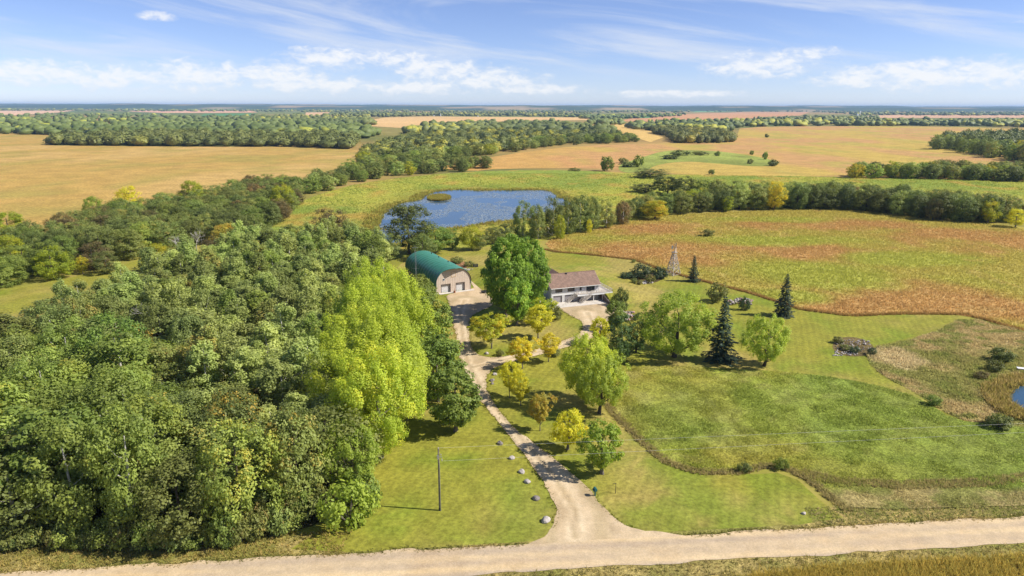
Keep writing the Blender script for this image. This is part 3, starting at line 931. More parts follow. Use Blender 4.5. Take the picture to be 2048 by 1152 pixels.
# lawn grass leaning over the gravel's edge
q = np.vstack([np.array(DRIVE_POLY)[:, :2]] * 5) + RNG.normal(size=(len(DRIVE_POLY) * 5, 2)) * 0.28
q = q[(q[:, 1] < 215) & (q[:, 1] > 88)]
tufts('drive_edge_grass', q, 0.03, RNG.uniform(0.08, 0.24, len(q)), 0.16, col_lawn(q[:, 0], q[:, 1]) * RNG.uniform(0.6, 1.0, (len(q), 1)), 4, 0.2, 'short ragged grass fringing the gravel drive')
q = np.vstack([np.array(rt)] * 30); t_ = RNG.uniform(-0.5, 0.5, (len(q), 1)) * 2.0
q = q + np.array([[1.0, 0.035]]) * t_ + RNG.normal(size=(len(q), 2)) * [0, 0.3]
q = q[~in_poly(q[:, 0], q[:, 1], DRIVE_POLY)]
tufts('road_edge_grass', q, 0.03, RNG.uniform(0.08, 0.25, len(q)), 0.16, col_verge(q[:, 0], q[:, 1]) * RNG.uniform(0.6, 1.0, (len(q), 1)), 4, 0.2, 'short ragged grass fringing the far edge of the road')
vp = [p + np.array([0, 0.5]) for p in rt if p[0] > 44] + [p + np.array([0, 5.2]) for p in rt[::-1] if p[0] > 44]
q = scatter(vp, 9000)
tufts('verge_grass', q, 0.0, RNG.uniform(0.12, 0.4, len(q)), 0.14, lerp3(S(120, 130, 56), S(186, 166, 118), RNG.uniform(0, 1, len(q)) ** 1.5), 5, 0.25, 'patchy verge grass between meadow and road')
vp = [p + np.array([0, 0.4]) for p in rt if p[0] < -22] + [p + np.array([0, 5.5]) for p in rt[::-1] if p[0] < -22]
q = scatter(vp, 9000)
tufts('shaded_verge_grass', q, 0.0, RNG.uniform(0.15, 0.5, len(q)), 0.14, lerp3(S(140, 134, 64), S(184, 160, 96), RNG.uniform(0, 1, len(q)) ** 1.5), 5, 0.25, 'yellowing verge grass between the dark wood and the road')

# ---------------------------------------------------------------- building materials
def board_mat(name, col, width=0.3, horizontal=True, rough=0.65, gap=0.35, vert_axis='X'):
    """painted siding: thin shadow lines every board"""
    m, n, l = new_mat(name)
    tcn = n.new('ShaderNodeTexCoord'); sx = n.new('ShaderNodeSeparateXYZ'); l.new(tcn.outputs['Object'], sx.inputs[0])
    src = sx.outputs[2] if horizontal else sx.outputs[{'X': 0, 'Y': 1}[vert_axis]]
    d = n.new('ShaderNodeMath'); d.operation = 'DIVIDE'; l.new(src, d.inputs[0]); d.inputs[1].default_value = width
    fr = n.new('ShaderNodeMath'); fr.operation = 'FRACT'; l.new(d.outputs[0], fr.inputs[0])
    f = noise_node(n, l, tcn.outputs['Object'], 1.5, 6, 0.65)
    c = mixcol(n, l, rng_node(n, l, f, 0.3, 0.75), tuple(x * 0.88 for x in col), tuple(min(1, x * 1.06) for x in col))
    b = n.new('ShaderNodeBsdfPrincipled'); b.inputs['Roughness'].default_value = rough; b.inputs['Specular IOR Level'].default_value = 0.2
    l.new(c, b.inputs['Base Color'])
    bp = n.new('ShaderNodeBump'); bp.inputs['Strength'].default_value = 0.5; bp.inputs['Distance'].default_value = 0.03
    l.new(fr.outputs[0], bp.inputs['Height']); l.new(bp.outputs[0], b.inputs['Normal'])
    o = n.new('ShaderNodeOutputMaterial'); l.new(b.outputs[0], o.inputs[0])
    return m
M_SIDING = board_mat('white_siding', (0.64, 0.62, 0.59), 0.2)
M_SHINGLE = simple_mat('brown_shingle', (0.228, 0.146, 0.106), 0.9, 0.22, 1.2, bump=0.6, stain=(0.18, 0.118, 0.088))
M_TRIM = simple_mat('taupe_trim', (0.42, 0.35, 0.30), 0.6, 0.1)
M_WHITE = simple_mat('white_paint', (0.78, 0.77, 0.74), 0.5, 0.08)
M_GDOOR = simple_mat('grey_garage_door', (0.34, 0.31, 0.31), 0.5, 0.06)
M_FRAME = simple_mat('dark_frame', (0.10, 0.075, 0.065), 0.6, 0.1)
M_GLASS = simple_mat('window_glass', (0.03, 0.04, 0.05), 0.06, 0.3, spec=0.8)
M_DECK = simple_mat('weathered_deck', (0.50, 0.45, 0.39), 0.8, 0.2, 3.0, bump=0.3)
M_CONC = simple_mat('concrete', (0.55, 0.50, 0.43), 0.85, 0.1, 0.8, bump=0.2, stain=(0.45, 0.40, 0.34))
M_STONE = simple_mat('field_stone', (0.24, 0.205, 0.18), 0.85, 0.35, 1.2, bump=0.8, stain=(0.30, 0.27, 0.25))
M_PALE = simple_mat('pale_granite', (0.40, 0.355, 0.315), 0.8, 0.2, 2.0, bump=0.6, stain=(0.40, 0.35, 0.33))
M_BLOCK = simple_mat('retaining_block', (0.16, 0.13, 0.115), 0.9, 0.25, 2.0, bump=0.6)
M_WOOD = simple_mat('silvered_wood', (0.47, 0.41, 0.34), 0.85, 0.3, 4.0, bump=0.4)
M_POLE = simple_mat('creosoted_pole', (0.20, 0.165, 0.14), 0.85, 0.3, 3.0, bump=0.3)
M_STEEL = simple_mat('galvanised_steel', (0.50, 0.52, 0.53), 0.4, 0.1, metal=0.8)
M_DARK = simple_mat('dark_iron', (0.035, 0.035, 0.04), 0.5, 0.2)
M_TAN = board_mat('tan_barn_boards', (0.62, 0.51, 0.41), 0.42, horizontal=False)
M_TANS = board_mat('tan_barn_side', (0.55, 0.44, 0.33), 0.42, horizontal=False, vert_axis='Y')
M_GREEN = simple_mat('green_steel_roof', (0.050, 0.200, 0.125), 0.38, 0.12, 0.6, spec=0.6, stain=(0.03, 0.19, 0.13))
M_PALEDOOR = simple_mat('pale_overhead_door', (0.60, 0.58, 0.56), 0.5, 0.05)
M_TEAL = simple_mat('teal_enamel', (0.03, 0.13, 0.13), 0.35, 0.15)
M_RUST = simple_mat('rusty_iron', (0.24, 0.10, 0.05), 0.8, 0.3)
M_SOIL = simple_mat('garden_soil', (0.20, 0.13, 0.085), 0.95, 0.3, 1.5, bump=0.5)
M_MULCH = simple_mat('bark_mulch', (0.17, 0.13, 0.095), 0.95, 0.35, 2.0, bump=0.6)

# ---------------------------------------------------------------- the house and its bank
HA = P(1103, 607)[:2]; HB = P(1200, 597.4)[:2]
H_ANG = math.atan2(HB[1] - HA[1], HB[0] - HA[0])
H_W = 16.4
hx = np.array([math.cos(H_ANG), math.sin(H_ANG)]); hy = np.array([-hx[1], hx[0]])
def house_pt(lx, ly):
    return HA + hx * lx + hy * ly
def house_local(x, y):
    dx, dy = np.asarray(x) - HA[0], np.asarray(y) - HA[1]
    return dx * hx[0] + dy * hx[1], dx * hy[0] + dy * hy[1]

def bank(x, y):
    """height of the bank the house is dug into (0 away from it)"""
    lx, ly = house_local(x, y)
    top = 2.3
    right = sstep(lx, 16.9, 17.4) * (1 - sstep(lx, 21, 42)) * sstep(ly, -8.5, -3.0)
    back = sstep(ly, 5.0, 11.0) * sstep(lx, -14, -2) * (1 - sstep(lx, 21, 42))
    left = (1 - sstep(lx, -3.0, -0.5)) * sstep(lx, -17, -5) * sstep(ly, -3.5, 3.0) * 0.9
    m = np.maximum(np.maximum(right, back), left)
    return top * m * (1 - sstep(ly, 26, 60))
def gz(x, y):
    return float(bank(np.array([float(x)]), np.array([float(y)]))[0])

gx = np.concatenate([np.arange(-17.5, 16.5, 1.5), np.arange(16.6, 18.0, 0.2), np.arange(18.5, 43, 1.5)])
gy = np.concatenate([np.arange(-9, 8, 0.75), np.arange(8, 62, 2.5)])
GX, GY = np.meshgrid(gx, gy)
wx = HA[0] + hx[0] * GX + hy[0] * GY; wy = HA[1] + hx[1] * GX + hy[1] * GY
hz = bank(wx, wy)
hz = np.where(hz > 0.004, hz + 0.02, -0.25)
vv = np.c_[wx.ravel(), wy.ravel(), hz.ravel()]
nx, ny = len(gx), len(gy)
ii = np.arange(nx * ny).reshape(ny, nx)
qd = np.c_[ii[:-1, :-1].ravel(), ii[:-1, 1:].ravel(), ii[1:, 1:].ravel(), ii[1:, :-1].ravel()]
keep = (vv[qd][:, :, 2].max(1) > -0.2)
# nothing under the house, the patio or the drive
lc = vv[qd].mean(1); llx, lly = house_local(lc[:, 0], lc[:, 1])
keep &= ~((llx > 0.3) & (llx < 16.2) & (lly < 12.5))
qd = qd[keep]
o = link('lawn_bank', mesh_np('lawn_bank', vv, qd, col=col_lawn(vv[:, 0], vv[:, 1]), smooth=True, mats=[M_LAWN])); tag(o, kind='structure')

house = empty('house', (HA[0], HA[1], 0.0), H_ANG)
tag(house, 'two-storey white house with brown shingle roof, deck and two garage doors', 'house')
DEPTH, EAVE, RIDGE, TH = 13.0, 5.05, 7.75, 0.25
gar = [(0.6, 3.6, 0.0, 2.3), (4.5, 7.5, 0.0, 2.3)]
wins = [(1.25, 3.65, 3.35, 4.5), (5.45, 7.85, 3.35, 4.5), (9.65, 10.35, 3.3, 4.6), (12.0, 14.9, 2.75, 4.6), (12.6, 14.6, 1.0, 2.0), (9.0, 10.0, 0.0, 2.1)]
mb = MB()
mb.wall(0, H_W, 0, EAVE, 0, TH, gar + wins)
mb.box(0, H_W, DEPTH - TH, DEPTH, 0, EAVE)
zr = lambda y: EAVE + (RIDGE - EAVE) * (1 - abs(y - DEPTH / 2) / (DEPTH / 2))
for x0, x1 in ((0.0, TH), (H_W - TH, H_W)):
    lo = TH + 0.002; hi = DEPTH - TH - 0.002
    pts = [(lo, 0), (hi, 0), (hi, zr(hi) - 0.02), (DEPTH / 2, RIDGE - 0.02), (lo, zr(lo) - 0.02)]
    n0 = len(mb.v)
    mb.v += [(x0 + 0.001, y, z) for y, z in pts] + [(x1 - 0.001, y, z) for y, z in pts]
    mb.f += [tuple(n0 + i for i in reversed(range(5))), tuple(n0 + 5 + i for i in range(5))] + [(n0 + i, n0 + (i + 1) % 5, n0 + 5 + (i + 1) % 5, n0 + 5 + i) for i in range(5)]
mb.build('wall', M_SIDING, house)
# white band between the storeys
MB().box(0.02, H_W - 0.02, -0.03, 0.0, 2.38, 2.72).build('band_board', M_WHITE, house)
# main roof: front and back slope, ridge running out past the right gable
def slab(pts, t):
    mb_ = MB(); n = len(pts)
    mb_.v = [tuple(p) for p in pts] + [(p[0], p[1], p[2] - t) for p in pts]
    mb_.f = [tuple(range(n)), tuple(reversed(range(n, 2 * n)))] + [(i, n + i, n + (i + 1) % n, (i + 1) % n) for i in range(n)]
    return mb_
OV = 0.65
sl = (RIDGE - EAVE) / (DEPTH / 2)
ez = EAVE - OV * sl
def roof_slope(front):
    y0, yr = (-OV, DEPTH / 2) if front else (DEPTH + OV, DEPTH / 2)
    p = [(-0.5, y0, ez + 0.18), (H_W + 0.5, y0, ez + 0.18), (H_W + 1.5, yr, RIDGE + 0.18), (-0.5, yr, RIDGE + 0.18)]
    return p if front else p[::-1]
rf = slab(roof_slope(True), 0.16).build('roof', M_SHINGLE, house)
slab(roof_slope(False), 0.16).build('rear_roof_slope', M_SHINGLE, house)
MB().prism([(-0.55, RIDGE + 0.10), (H_W + 1.52, RIDGE + 0.10), (H_W + 1.52, RIDGE + 0.22), (-0.55, RIDGE + 0.22)], DEPTH / 2 - 0.18, DEPTH / 2 + 0.18).build('ridge_cap', M_SHINGLE, rf)
MB().box(-0.52, H_W + 0.52, -OV - 0.05, -OV - 0.003, ez - 0.06, ez + 0.17).build('fascia', M_TRIM, rf)
MB().beam((-0.53, -OV, ez + 0.06), (-0.53, DEPTH / 2, RIDGE + 0.06), 0.05, 0.2).build('rake_board', M_TRIM, rf)
MB().beam((H_W + 0.53, -OV, ez + 0.06), (H_W + 1.53, DEPTH / 2, RIDGE + 0.06), 0.05, 0.2).build('rake_board', M_TRIM, rf)
MB().box(-0.5, H_W + 0.5, -OV - 0.17, -OV - 0.052, ez + 0.02, ez + 0.13).build('gutter', M_WHITE, rf)
for x_ in (-0.2, H_W + 0.2):
    MB().tube([(x_, -OV - 0.1, ez + 0.02), (x_, -0.1, ez - 0.5), (x_, -0.1, 0.15)], 0.05, 6).build('downspout', M_WHITE, house)
for x_, y_ in ((4.2, 4.6), (10.6, 5.2)):
    zz_ = EAVE + y_ * sl + 0.15
    MB().tube([(x_, y_, zz_), (x_, y_, zz_ + 0.5)], 0.07, 8).build('vent_pipe', M_STEEL, rf)
MB().box(7.2, 7.7, 5.6, 6.1, EAVE + 5.6 * sl + 0.1, EAVE + 6.1 * sl + 0.42).build('roof_vent', M_DARK, rf)
# rear wing with a ridge across the main one
WX0, WX1, WY1 = 0.5, 9.5, DEPTH + 8.0
wm = (WX0 + WX1) / 2
mb = MB().box(WX0, WX1, DEPTH + 0.002, WY1, 0, EAVE)
mb.prism([(WX0, EAVE), (wm, RIDGE + 0.2), (WX1, EAVE)], WY1 - TH, WY1 - 0.004)
mb.build('rear_wing_wall', M_SIDING, house)
wr = slab([(WX0 - 0.5, DEPTH / 2 + 1, EAVE - 0.05), (wm, DEPTH / 2 + 1, RIDGE + 0.45), (wm, WY1 + 0.6, RIDGE + 0.45), (WX0 - 0.5, WY1 + 0.6, EAVE - 0.05)][::-1], 0.16).build('rear_wing_roof', M_SHINGLE, house)
slab([(wm, DEPTH / 2 + 1, RIDGE + 0.45), (WX1 + 0.5, DEPTH / 2 + 1, EAVE - 0.05), (WX1 + 0.5, WY1 + 0.6, EAVE - 0.05), (wm, WY1 + 0.6, RIDGE + 0.45)][::-1], 0.16).build('rear_wing_roof', M_SHINGLE, house)
MB().beam((wm, WY1 + 0.63, RIDGE + 0.33), (WX1 + 0.5, WY1 + 0.63, EAVE - 0.17), 0.05, 0.2).build('rake_board', M_TRIM, wr)
# windows
def window(x0, x1, z0, z1, parent, y=0.0, mull=1, fm=None, sill=True):
    f = MB(); w = 0.09
    yf0, yf1 = y - 0.03, y + 0.12
    f.box(x0, x0 + w, yf0, yf1, z0, z1); f.box(x1 - w, x1, yf0, yf1, z0, z1)
    f.box(x0 + w, x1 - w, yf0, yf1, z1 - w, z1); f.box(x0 + w, x1 - w, yf0, yf1, z0, z0 + w)
    win = f.build('window', fm or M_FRAME, parent)
    nm = mull + 1
    ws = (x1 - x0 - 2 * w) / nm
    for i in range(nm):
        a = x0 + w + ws * i
        MB().box(a + 0.03, a + ws - 0.03, y + 0.06, y + 0.08, z0 + w + 0.002, z1 - w - 0.002).build('pane', M_GLASS, win)
        if i:
            MB().box(a - 0.04, a + 0.04, yf0 + 0.01, yf1 - 0.01, z0 + w + 0.001, z1 - w - 0.001).build('mullion', M_FRAME, win)
    if sill:
        MB().box(x0 - 0.08, x1 + 0.08, y - 0.1, y - 0.032, z0 - 0.07, z0).build('sill', M_WHITE, win)
    return win
for (a, b, c, d), k in zip(wins[:5], (2, 2, 0, 2, 1)):
    window(a, b, c, d, house, mull=k)
MB().box(9.05, 9.95, 0.1, 0.16, 0.0, 2.08).build('door', M_GDOOR, house)
# garage doors set back in dark reveals, each of four panels
for (a, b, c, d) in gar:
    dr = MB().box(a, a + 0.08, 0.002, 0.30, 0, d).box(b - 0.08, b, 0.002, 0.30, 0, d).box(a + 0.08, b - 0.08, 0.002, 0.30, d - 0.08, d).build('garage_door_frame', M_FRAME, house)
    for i in range(4):
        h = (d - 0.08) / 4
        MB().box(a + 0.081, b - 0.081, 0.20 + 0.004 * i, 0.25 + 0.004 * i, i * h + 0.012, (i + 1) * h - 0.012).build('door_panel', M_GDOOR, dr)
# side wall windows on the left gable
for (y0, y1, z0, z1) in ((2.6, 4.0, 3.3, 4.5), (7.5, 9.0, 3.3, 4.5)):
    wf = MB().box(-0.05, -0.002, y0, y1, z0, z1).build('window', M_FRAME, house)
    MB().box(-0.07, -0.052, y0 + 0.1, y1 - 0.1, z0 + 0.1, z1 - 0.1).build('pane', M_GLASS, wf)
# deck wrapping the right front corner
DX0, DX1, DY0, DY1, DZ = 7.9, 20.2, -2.3, 6.5, 2.62
deck = MB()
k = DY0
dk = MB().box(DX0, DX1, DY0, -0.05, DZ - 0.28, DZ - 0.05).box(H_W + 0.05, DX1, -0.048, DY1, DZ - 0.28, DZ - 0.05).build('deck', M_DECK, house)
for i in range(7):
    y0 = DY0 + i * 0.32
    MB().box(DX0 - 0.02, DX1 + 0.02, y0, y0 + 0.30, DZ - 0.048, DZ).build('board', M_DECK, dk)
for i in range(20):
    y0 = -0.04 + i * 0.326
    MB().box(H_W + 0.06, DX1 + 0.02, y0, y0 + 0.306, DZ - 0.048, DZ).build('board', M_DECK, dk)
MB().box(DX0, DX1, DY0 - 0.06, DY0 - 0.002, DZ - 0.45, DZ + 0.02).build('rim_board', M_WHITE, dk)
MB().box(DX1 + 0.022, DX1 + 0.08, DY0, DY1, DZ - 0.45, DZ + 0.02).build('rim_board', M_WHITE, dk)
def railing(pts, name='railing', bal=True):
    r = MB(); b = MB()
    for a, c in zip(pts[:-1], pts[1:]):
        a, c = Vector(a), Vector(c)
        L = (c - a).length; n = max(1, round(L / 1.8))
        for i in range(n + 1):
            p = a.lerp(c, i / n)
            r.beam(p, p + Vector((0, 0, 1.0)), 0.1)
        r.beam(a + Vector((0, 0, 1.0)), c + Vector((0, 0, 1.0)), 0.12, 0.08)
        b.beam(a + Vector((0, 0, 0.55)), c + Vector((0, 0, 0.55)), 0.06)
        b.beam(a + Vector((0, 0, 0.2)), c + Vector((0, 0, 0.2)), 0.06)
        if bal:
            m_ = int(L / 0.28)
            for i in range(1, m_):
                p = a.lerp(c, i / m_)
                b.beam(p + Vector((0, 0, 0.2)), p + Vector((0, 0, 0.97)), 0.035)
    ro = r.build(name, M_DECK, house)
    bo = b.build('balusters', M_WOOD, ro); bo['kind'] = 'stuff'
    return ro
railing([(DX0 + 1.2, DY0 + 0.05, DZ), (11.4, DY0 + 0.05, DZ)])
railing([(12.6, DY0 + 0.05, DZ), (DX1 - 0.05, DY0 + 0.05, DZ), (DX1 - 0.05, DY1, DZ), (H_W + 0.3, DY1, DZ)])
for (x, y) in ((10.4, DY0 + 0.15), (13.6, DY0 + 0.15), (16.8, DY0 + 0.15), (DX1 - 0.15, DY0 + 0.15), (DX1 - 0.15, 2.0), (DX1 - 0.15, DY1 - 0.15)):
    z0 = gz(*house_pt(x, y)) if x > 17.2 else 0.0
    MB().box(x - 0.09, x + 0.09, y - 0.09, y + 0.09, z0, DZ - 0.285).build('deck_post', M_WHITE, house)
def stairs(x_top, x_bot, y0, y1):
    st = MB().beam((x_top, y0 + 0.05, DZ - 0.1), (x_bot, y0 + 0.05, 0.05), 0.06, 0.3).beam((x_top, y1 - 0.05, DZ - 0.1), (x_bot, y1 - 0.05, 0.05), 0.06, 0.3).build('stairs', M_DECK, house)
    n = 13
    for i in range(n):
        t = (i + 0.5) / n
        x = x_top + (x_bot - x_top) * t; z = DZ * (1 - t)
        MB().box(x - 0.15, x + 0.15, y0 + 0.085, y1 - 0.085, z - 0.02, z + 0.03).build('tread', M_DECK, st)
    for y in (y0, y1):
        r = MB()
        for t in (0.0, 0.5, 1.0):
            x = x_top + (x_bot - x_top) * t; z = DZ * (1 - t)
            r.beam((x, y, max(0, z - 0.2)), (x, y, z + 0.95), 0.09)
        for h in (0.95, 0.5):
            r.beam((x_top, y, DZ + h), (x_bot, y, h), 0.08, 0.09)
        r.build('handrail', M_DECK, st)
stairs(12.3, 8.7, -3.55, -2.4)
stairs(8.6, 5.0, -1.55, -0.4)
# patio slab and retaining wall to its right
slab_o = MB()
for i in range(5):
    for j in range(2):
        pass
pat = empty('patio', (HA[0], HA[1], 0), H_ANG); tag(pat, kind='structure')
for i in range(5):
    for j in range(2):
        x0 = 0.2 + i * 3.3; y0 = -5.6 + j * 2.8
        MB().box(x0 + 0.012, x0 + 3.288, y0 + 0.012, y0 + 2.788, 0.02, 0.13).build('slab', M_CONC, pat)
rw = empty('retaining_wall', (*house_pt(17.0, 0), 0.0), H_ANG); tag(rw, 'dark stepped block retaining wall beside the patio', 'wall')
for i in range(9):
    y0 = 0.9 - i * 0.95
    top = 2.45 - max(0, i - 2) * 0.32
    for j in range(int(math.ceil(top / 0.4))):
        z1 = min(top, (j + 1) * 0.4)
        MB().box(-0.22 + 0.012 * ((i + j) % 2), 0.22, y0 - 0.95 + 0.01, y0 - 0.01, j * 0.4 + 0.01, z1 - 0.01).build('block', M_BLOCK, rw)

# ---------------------------------------------------------------- stones
def rock_mesh(seed, name='rock', sub=2, flat_=0.75):
    bm = bmesh.new()
    bmesh.ops.create_icosphere(bm, subdivisions=sub, radius=0.5)
    r = np.random.default_rng(seed)
    pl = [(Vector(r.normal(size=3)).normalized(), r.uniform(0.28, 0.42)) for _ in range(9)]
    for v in bm.verts:
        p = v.co.copy()
        for nrm, d in pl:
            e = p.dot(nrm) - d
            if e > 0: p -= nrm * e * 0.85
        p += Vector(r.normal(size=3)) * 0.012
        p.z *= flat_
        v.co = p
    me = bpy.data.meshes.new(name); bm.to_mesh(me); bm.free()
    return me
ROCKS = [rock_mesh(100 + i) for i in range(6)]
def boulder(px, py, wpx, label, mat, seed, group='boulders along the driveway', sink=0.18):
    x, y, _ = P(px, py)
    z = gz(x, y)
    s = 0.88 * wpx * px_size(x, y)
    me = ROCKS[seed % 6].copy(); me.materials.clear(); me.materials.append(mat)
    o = link('boulder', me)
    o.location = (x, y, z + s * (0.32 - sink)); o.scale = (s * 1.15, s, s * 1.05)
    o.rotation_euler = (0, 0, seed * 1.7)
    tag(o, label, 'boulder', group)
ords = ['farthest', 'second', 'third', 'fourth', 'fifth', 'nearest and largest']
for i, (a, b, w, m_) in enumerate([(1000, 888, 15, M_STONE), (1024, 917, 15, M_PALE), (1043, 945, 16, M_PALE), (1055, 965, 17, M_PALE), (1072, 998, 18, M_STONE), (1091, 1042, 23, M_PALE)]):
    lab = {0: 'grey boulder at the far end of the row left of the drive', 5: 'largest pale round boulder, nearest the road beside the drive'}.get(i, f'{ords[i]} boulder from the far end of the row left of the drive')
    boulder(a, b, w, lab, m_, i + 3)
boulder(973, 708, 11, 'tan boulder at the lawn corner where the drive forks', M_PALE, 11, 'boulders at the fork')
boulder(984, 762, 13, 'dark grey boulder beside the drive under the yellow tree', M_STONE, 12, 'boulders at the fork')
boulder(990, 750, 11, 'pale flat boulder just behind the dark one by the drive', M_PALE, 13, 'boulders at the fork')
boulder(985, 768, 9, 'small boulder in front of the pair by the drive', M_STONE, 14, 'boulders at the fork')
boulder(1607, 1028, 11, 'small flat stone lying alone on the lawn near the road', M_PALE, 15, 'lone stone')

def rock_heap(name, label, cat, spots, mats, seed):
    """a thing made of many small stones: one part per stone tone"""
    r = np.random.default_rng(seed)
    root = empty(name, (spots[0][0], spots[0][1], 0)); tag(root, label, cat)
    for mi, mat in enumerate(mats):
        V, F = [], []
        for i, (x, y, z, s) in enumerate(spots):
            if i % len(mats) != mi: continue
            me = ROCKS[int(r.integers(0, 6))]
            a = r.uniform(0, 6.28)
            n0 = len(V)
            for v in me.vertices:
                c = v.co
                V.append((x - spots[0][0] + s * (c.x * math.cos(a) - c.y * math.sin(a)), y - spots[0][1] + s * (c.x * math.sin(a) + c.y * math.cos(a)), z + s * (c.z + 0.25)))
            F += [tuple(n0 + k for k in p.vertices) for p in me.polygons]
        m_ = MB(); m_.v, m_.f = V, F
        p = m_.build('stones', mat, root); p['kind'] = 'stuff'
def spots_px(lst, n, seed, smin, smax, zf=None):
    r = np.random.default_rng(seed); out = []
    for (a, b, wx_, wy_) in lst:
        for _ in range(n):
            t, u = r.uniform(-1, 1), r.uniform(-1, 1)
            x, y, _ = P(a + wx_ * t, b + wy_ * u)
            lift = (zf * max(0, 1 - t * t - u * u * .6)) if zf else 0
            out.append((x, y, gz(x, y) + lift, r.uniform(smin, smax)))
    return out
sp = [(*house_pt(-0.6 - 0.75 * t + dx, -1.0 - 6.0 * t + dy), 0, s) for t in np.linspace(0, 1, 30) for dx, dy, s in ((0, 0, 0.8), (-1.2, 0.3, 0.9), (-2.3, 0.7, 0.7), (-3.4, 0.6, 0.6))]
sp = [(x + random.uniform(-.3, .3), y + random.uniform(-.3, .3), gz(x, y) + random.uniform(-0.1, 0.25), s * random.uniform(0.7, 1.4)) for x, y, _, s in sp]
rock_heap('rock_bank', 'sloping rock garden wall at the left of the garage apron', 'rock wall', sp, [M_STONE, M_PALE], 1)
rock_heap('rock_pile', 'pile of pale and reddish rocks right of the patio', 'rock pile', spots_px([(1255, 634, 12, 9)], 50, 2, 0.5, 1.2, 0.6), [M_PALE, M_STONE, simple_mat('red_stone', (0.36, 0.21, 0.17), 0.85, 0.25)], 2)
rock_heap('rock_pile', 'grey and red rock pile behind the tall spruce', 'rock pile', spots_px([(1480, 606, 24, 6)], 80, 3, 0.5, 1.2, 0.8), [M_PALE, M_STONE, bpy.data.materials['red_stone']], 3)
rock_heap('rock_border', 'white rocks edging the dark juniper bed', 'rock border', spots_px([(1290, 566, 16, 3)], 45, 4, 0.4, 0.9), [M_PALE], 4)
rock_heap('rock_mound', 'low stony mound in the round rock garden', 'rock mound', spots_px([(1705, 693, 36, 12)], 120, 5, 0.25, 0.6, 0.35), [M_STONE, M_PALE], 5)
rock_heap('rock_edging', 'pale stones edging the near side of the round rock garden', 'rock border', spots_px([(1690, 708, 24, 4)], 40, 6, 0.3, 0.6), [M_PALE], 6)
rock_heap('rock_edging', 'low stone row beside the garden plot behind the barn', 'rock border', spots_px([(935, 540, 12, 1.5)], 22, 7, 0.4, 0.8), [M_PALE], 7)
sheet('flower_bed', px_poly([(1664, 690), (1675, 676), (1710, 673), (1740, 685), (1752, 700), (1735, 712), (1695, 714), (1668, 703)], 2), 0.05, 2.0, flat(S(112, 98, 62), 0.1, 3), M_MEADOW)
sheet('shrub_bed', px_poly([(1236, 556), (1260, 546), (1320, 545), (1336, 552), (1312, 566), (1270, 572), (1245, 565)], 2), 0.05, 2.0, flat(S(92, 80, 50), 0.1, 3), M_MEADOW)

# ---------------------------------------------------------------- the barn
B_ANG = math.radians(28.0)
BA = P(873, 588)[:2]
barn = empty('barn', (BA[0], BA[1], 0.0), B_ANG)
tag(barn, 'arched green steel-roofed barn with tan board front and two overhead doors', 'barn')
BW, BL, BE, BP = 12.4, 30.0, 3.3, 8.3
doors = [(1.6, 5.1, 0.0, 3.0), (6.9, 10.3, 0.0, 3.0)]
mb = MB().wall(0, BW, 0, BE, 0, 0.25, doors)
arc = [(BW / 2 + BW / 2 * math.cos(t), BE + (BP - BE) * math.sin(t)) for t in np.linspace(0, math.pi, 25)]
mb.prism(arc, 0.0005, 0.2495)
mb.build('front_wall', M_TAN, barn)
MB().box(0, BW, BL - 0.25, BL, 0, BE).prism(arc, BL - 0.2495, BL - 0.0005).build('rear_wall', M_TAN, barn)
for x0 in (0.0, BW - 0.25):
    MB().box(x0, x0 + 0.25, 0.252, BL - 0.252, 0, BE).build('side_wall', M_TANS, barn)
bt = MB()
for i in range(int(BW / 0.62)):
    x = 0.3 + i * 0.62
    ztop = BE + (BP - BE) * math.sqrt(max(0, 1 - ((x - BW / 2) / (BW / 2)) ** 2)) - 0.15
    zb = 3.15 if any(a - 0.1 < x < b + 0.1 for a, b, _, _ in doors) else 0.02
    bt.box(x - 0.03, x + 0.03, -0.035, -0.002, zb, ztop)
b_ = bt.build('battens', M_TAN, barn); b_['kind'] = 'stuff'
# roof of arched sheets, each slightly bellied, with a pointed hood over the front peak
NP = 14
for i in range(NP):
    y0, y1 = i * BL / NP - (0.35 if i == 0 else 0), (i + 1) * BL / NP + (0.3 if i == NP - 1 else 0)
    V, F = [], []
    ys = np.linspace(y0 + 0.01, y1 - 0.01, 7); ts = np.linspace(-0.05, math.pi + 0.05, 33)
    for y in ys:
        u = (y - y0) / (y1 - y0)
        belly = 0.20 * (1 - (2 * u - 1) ** 2) + 0.02
        for t in ts:
            rx, rz = BW / 2 + 0.12 + belly, BP - BE + 0.10 + belly
            V.append((BW / 2 + rx * math.cos(t), y, BE + rz * math.sin(t)))
    nT = len(ts)
    for a in range(len(ys) - 1):
        for b in range(nT - 1):
            F.append((a * nT + b, a * nT + b + 1, (a + 1) * nT + b + 1, (a + 1) * nT + b))
    m_ = MB(); m_.v, m_.f = V, F
    m_.build('roof_panel', M_GREEN, barn, smooth=True)
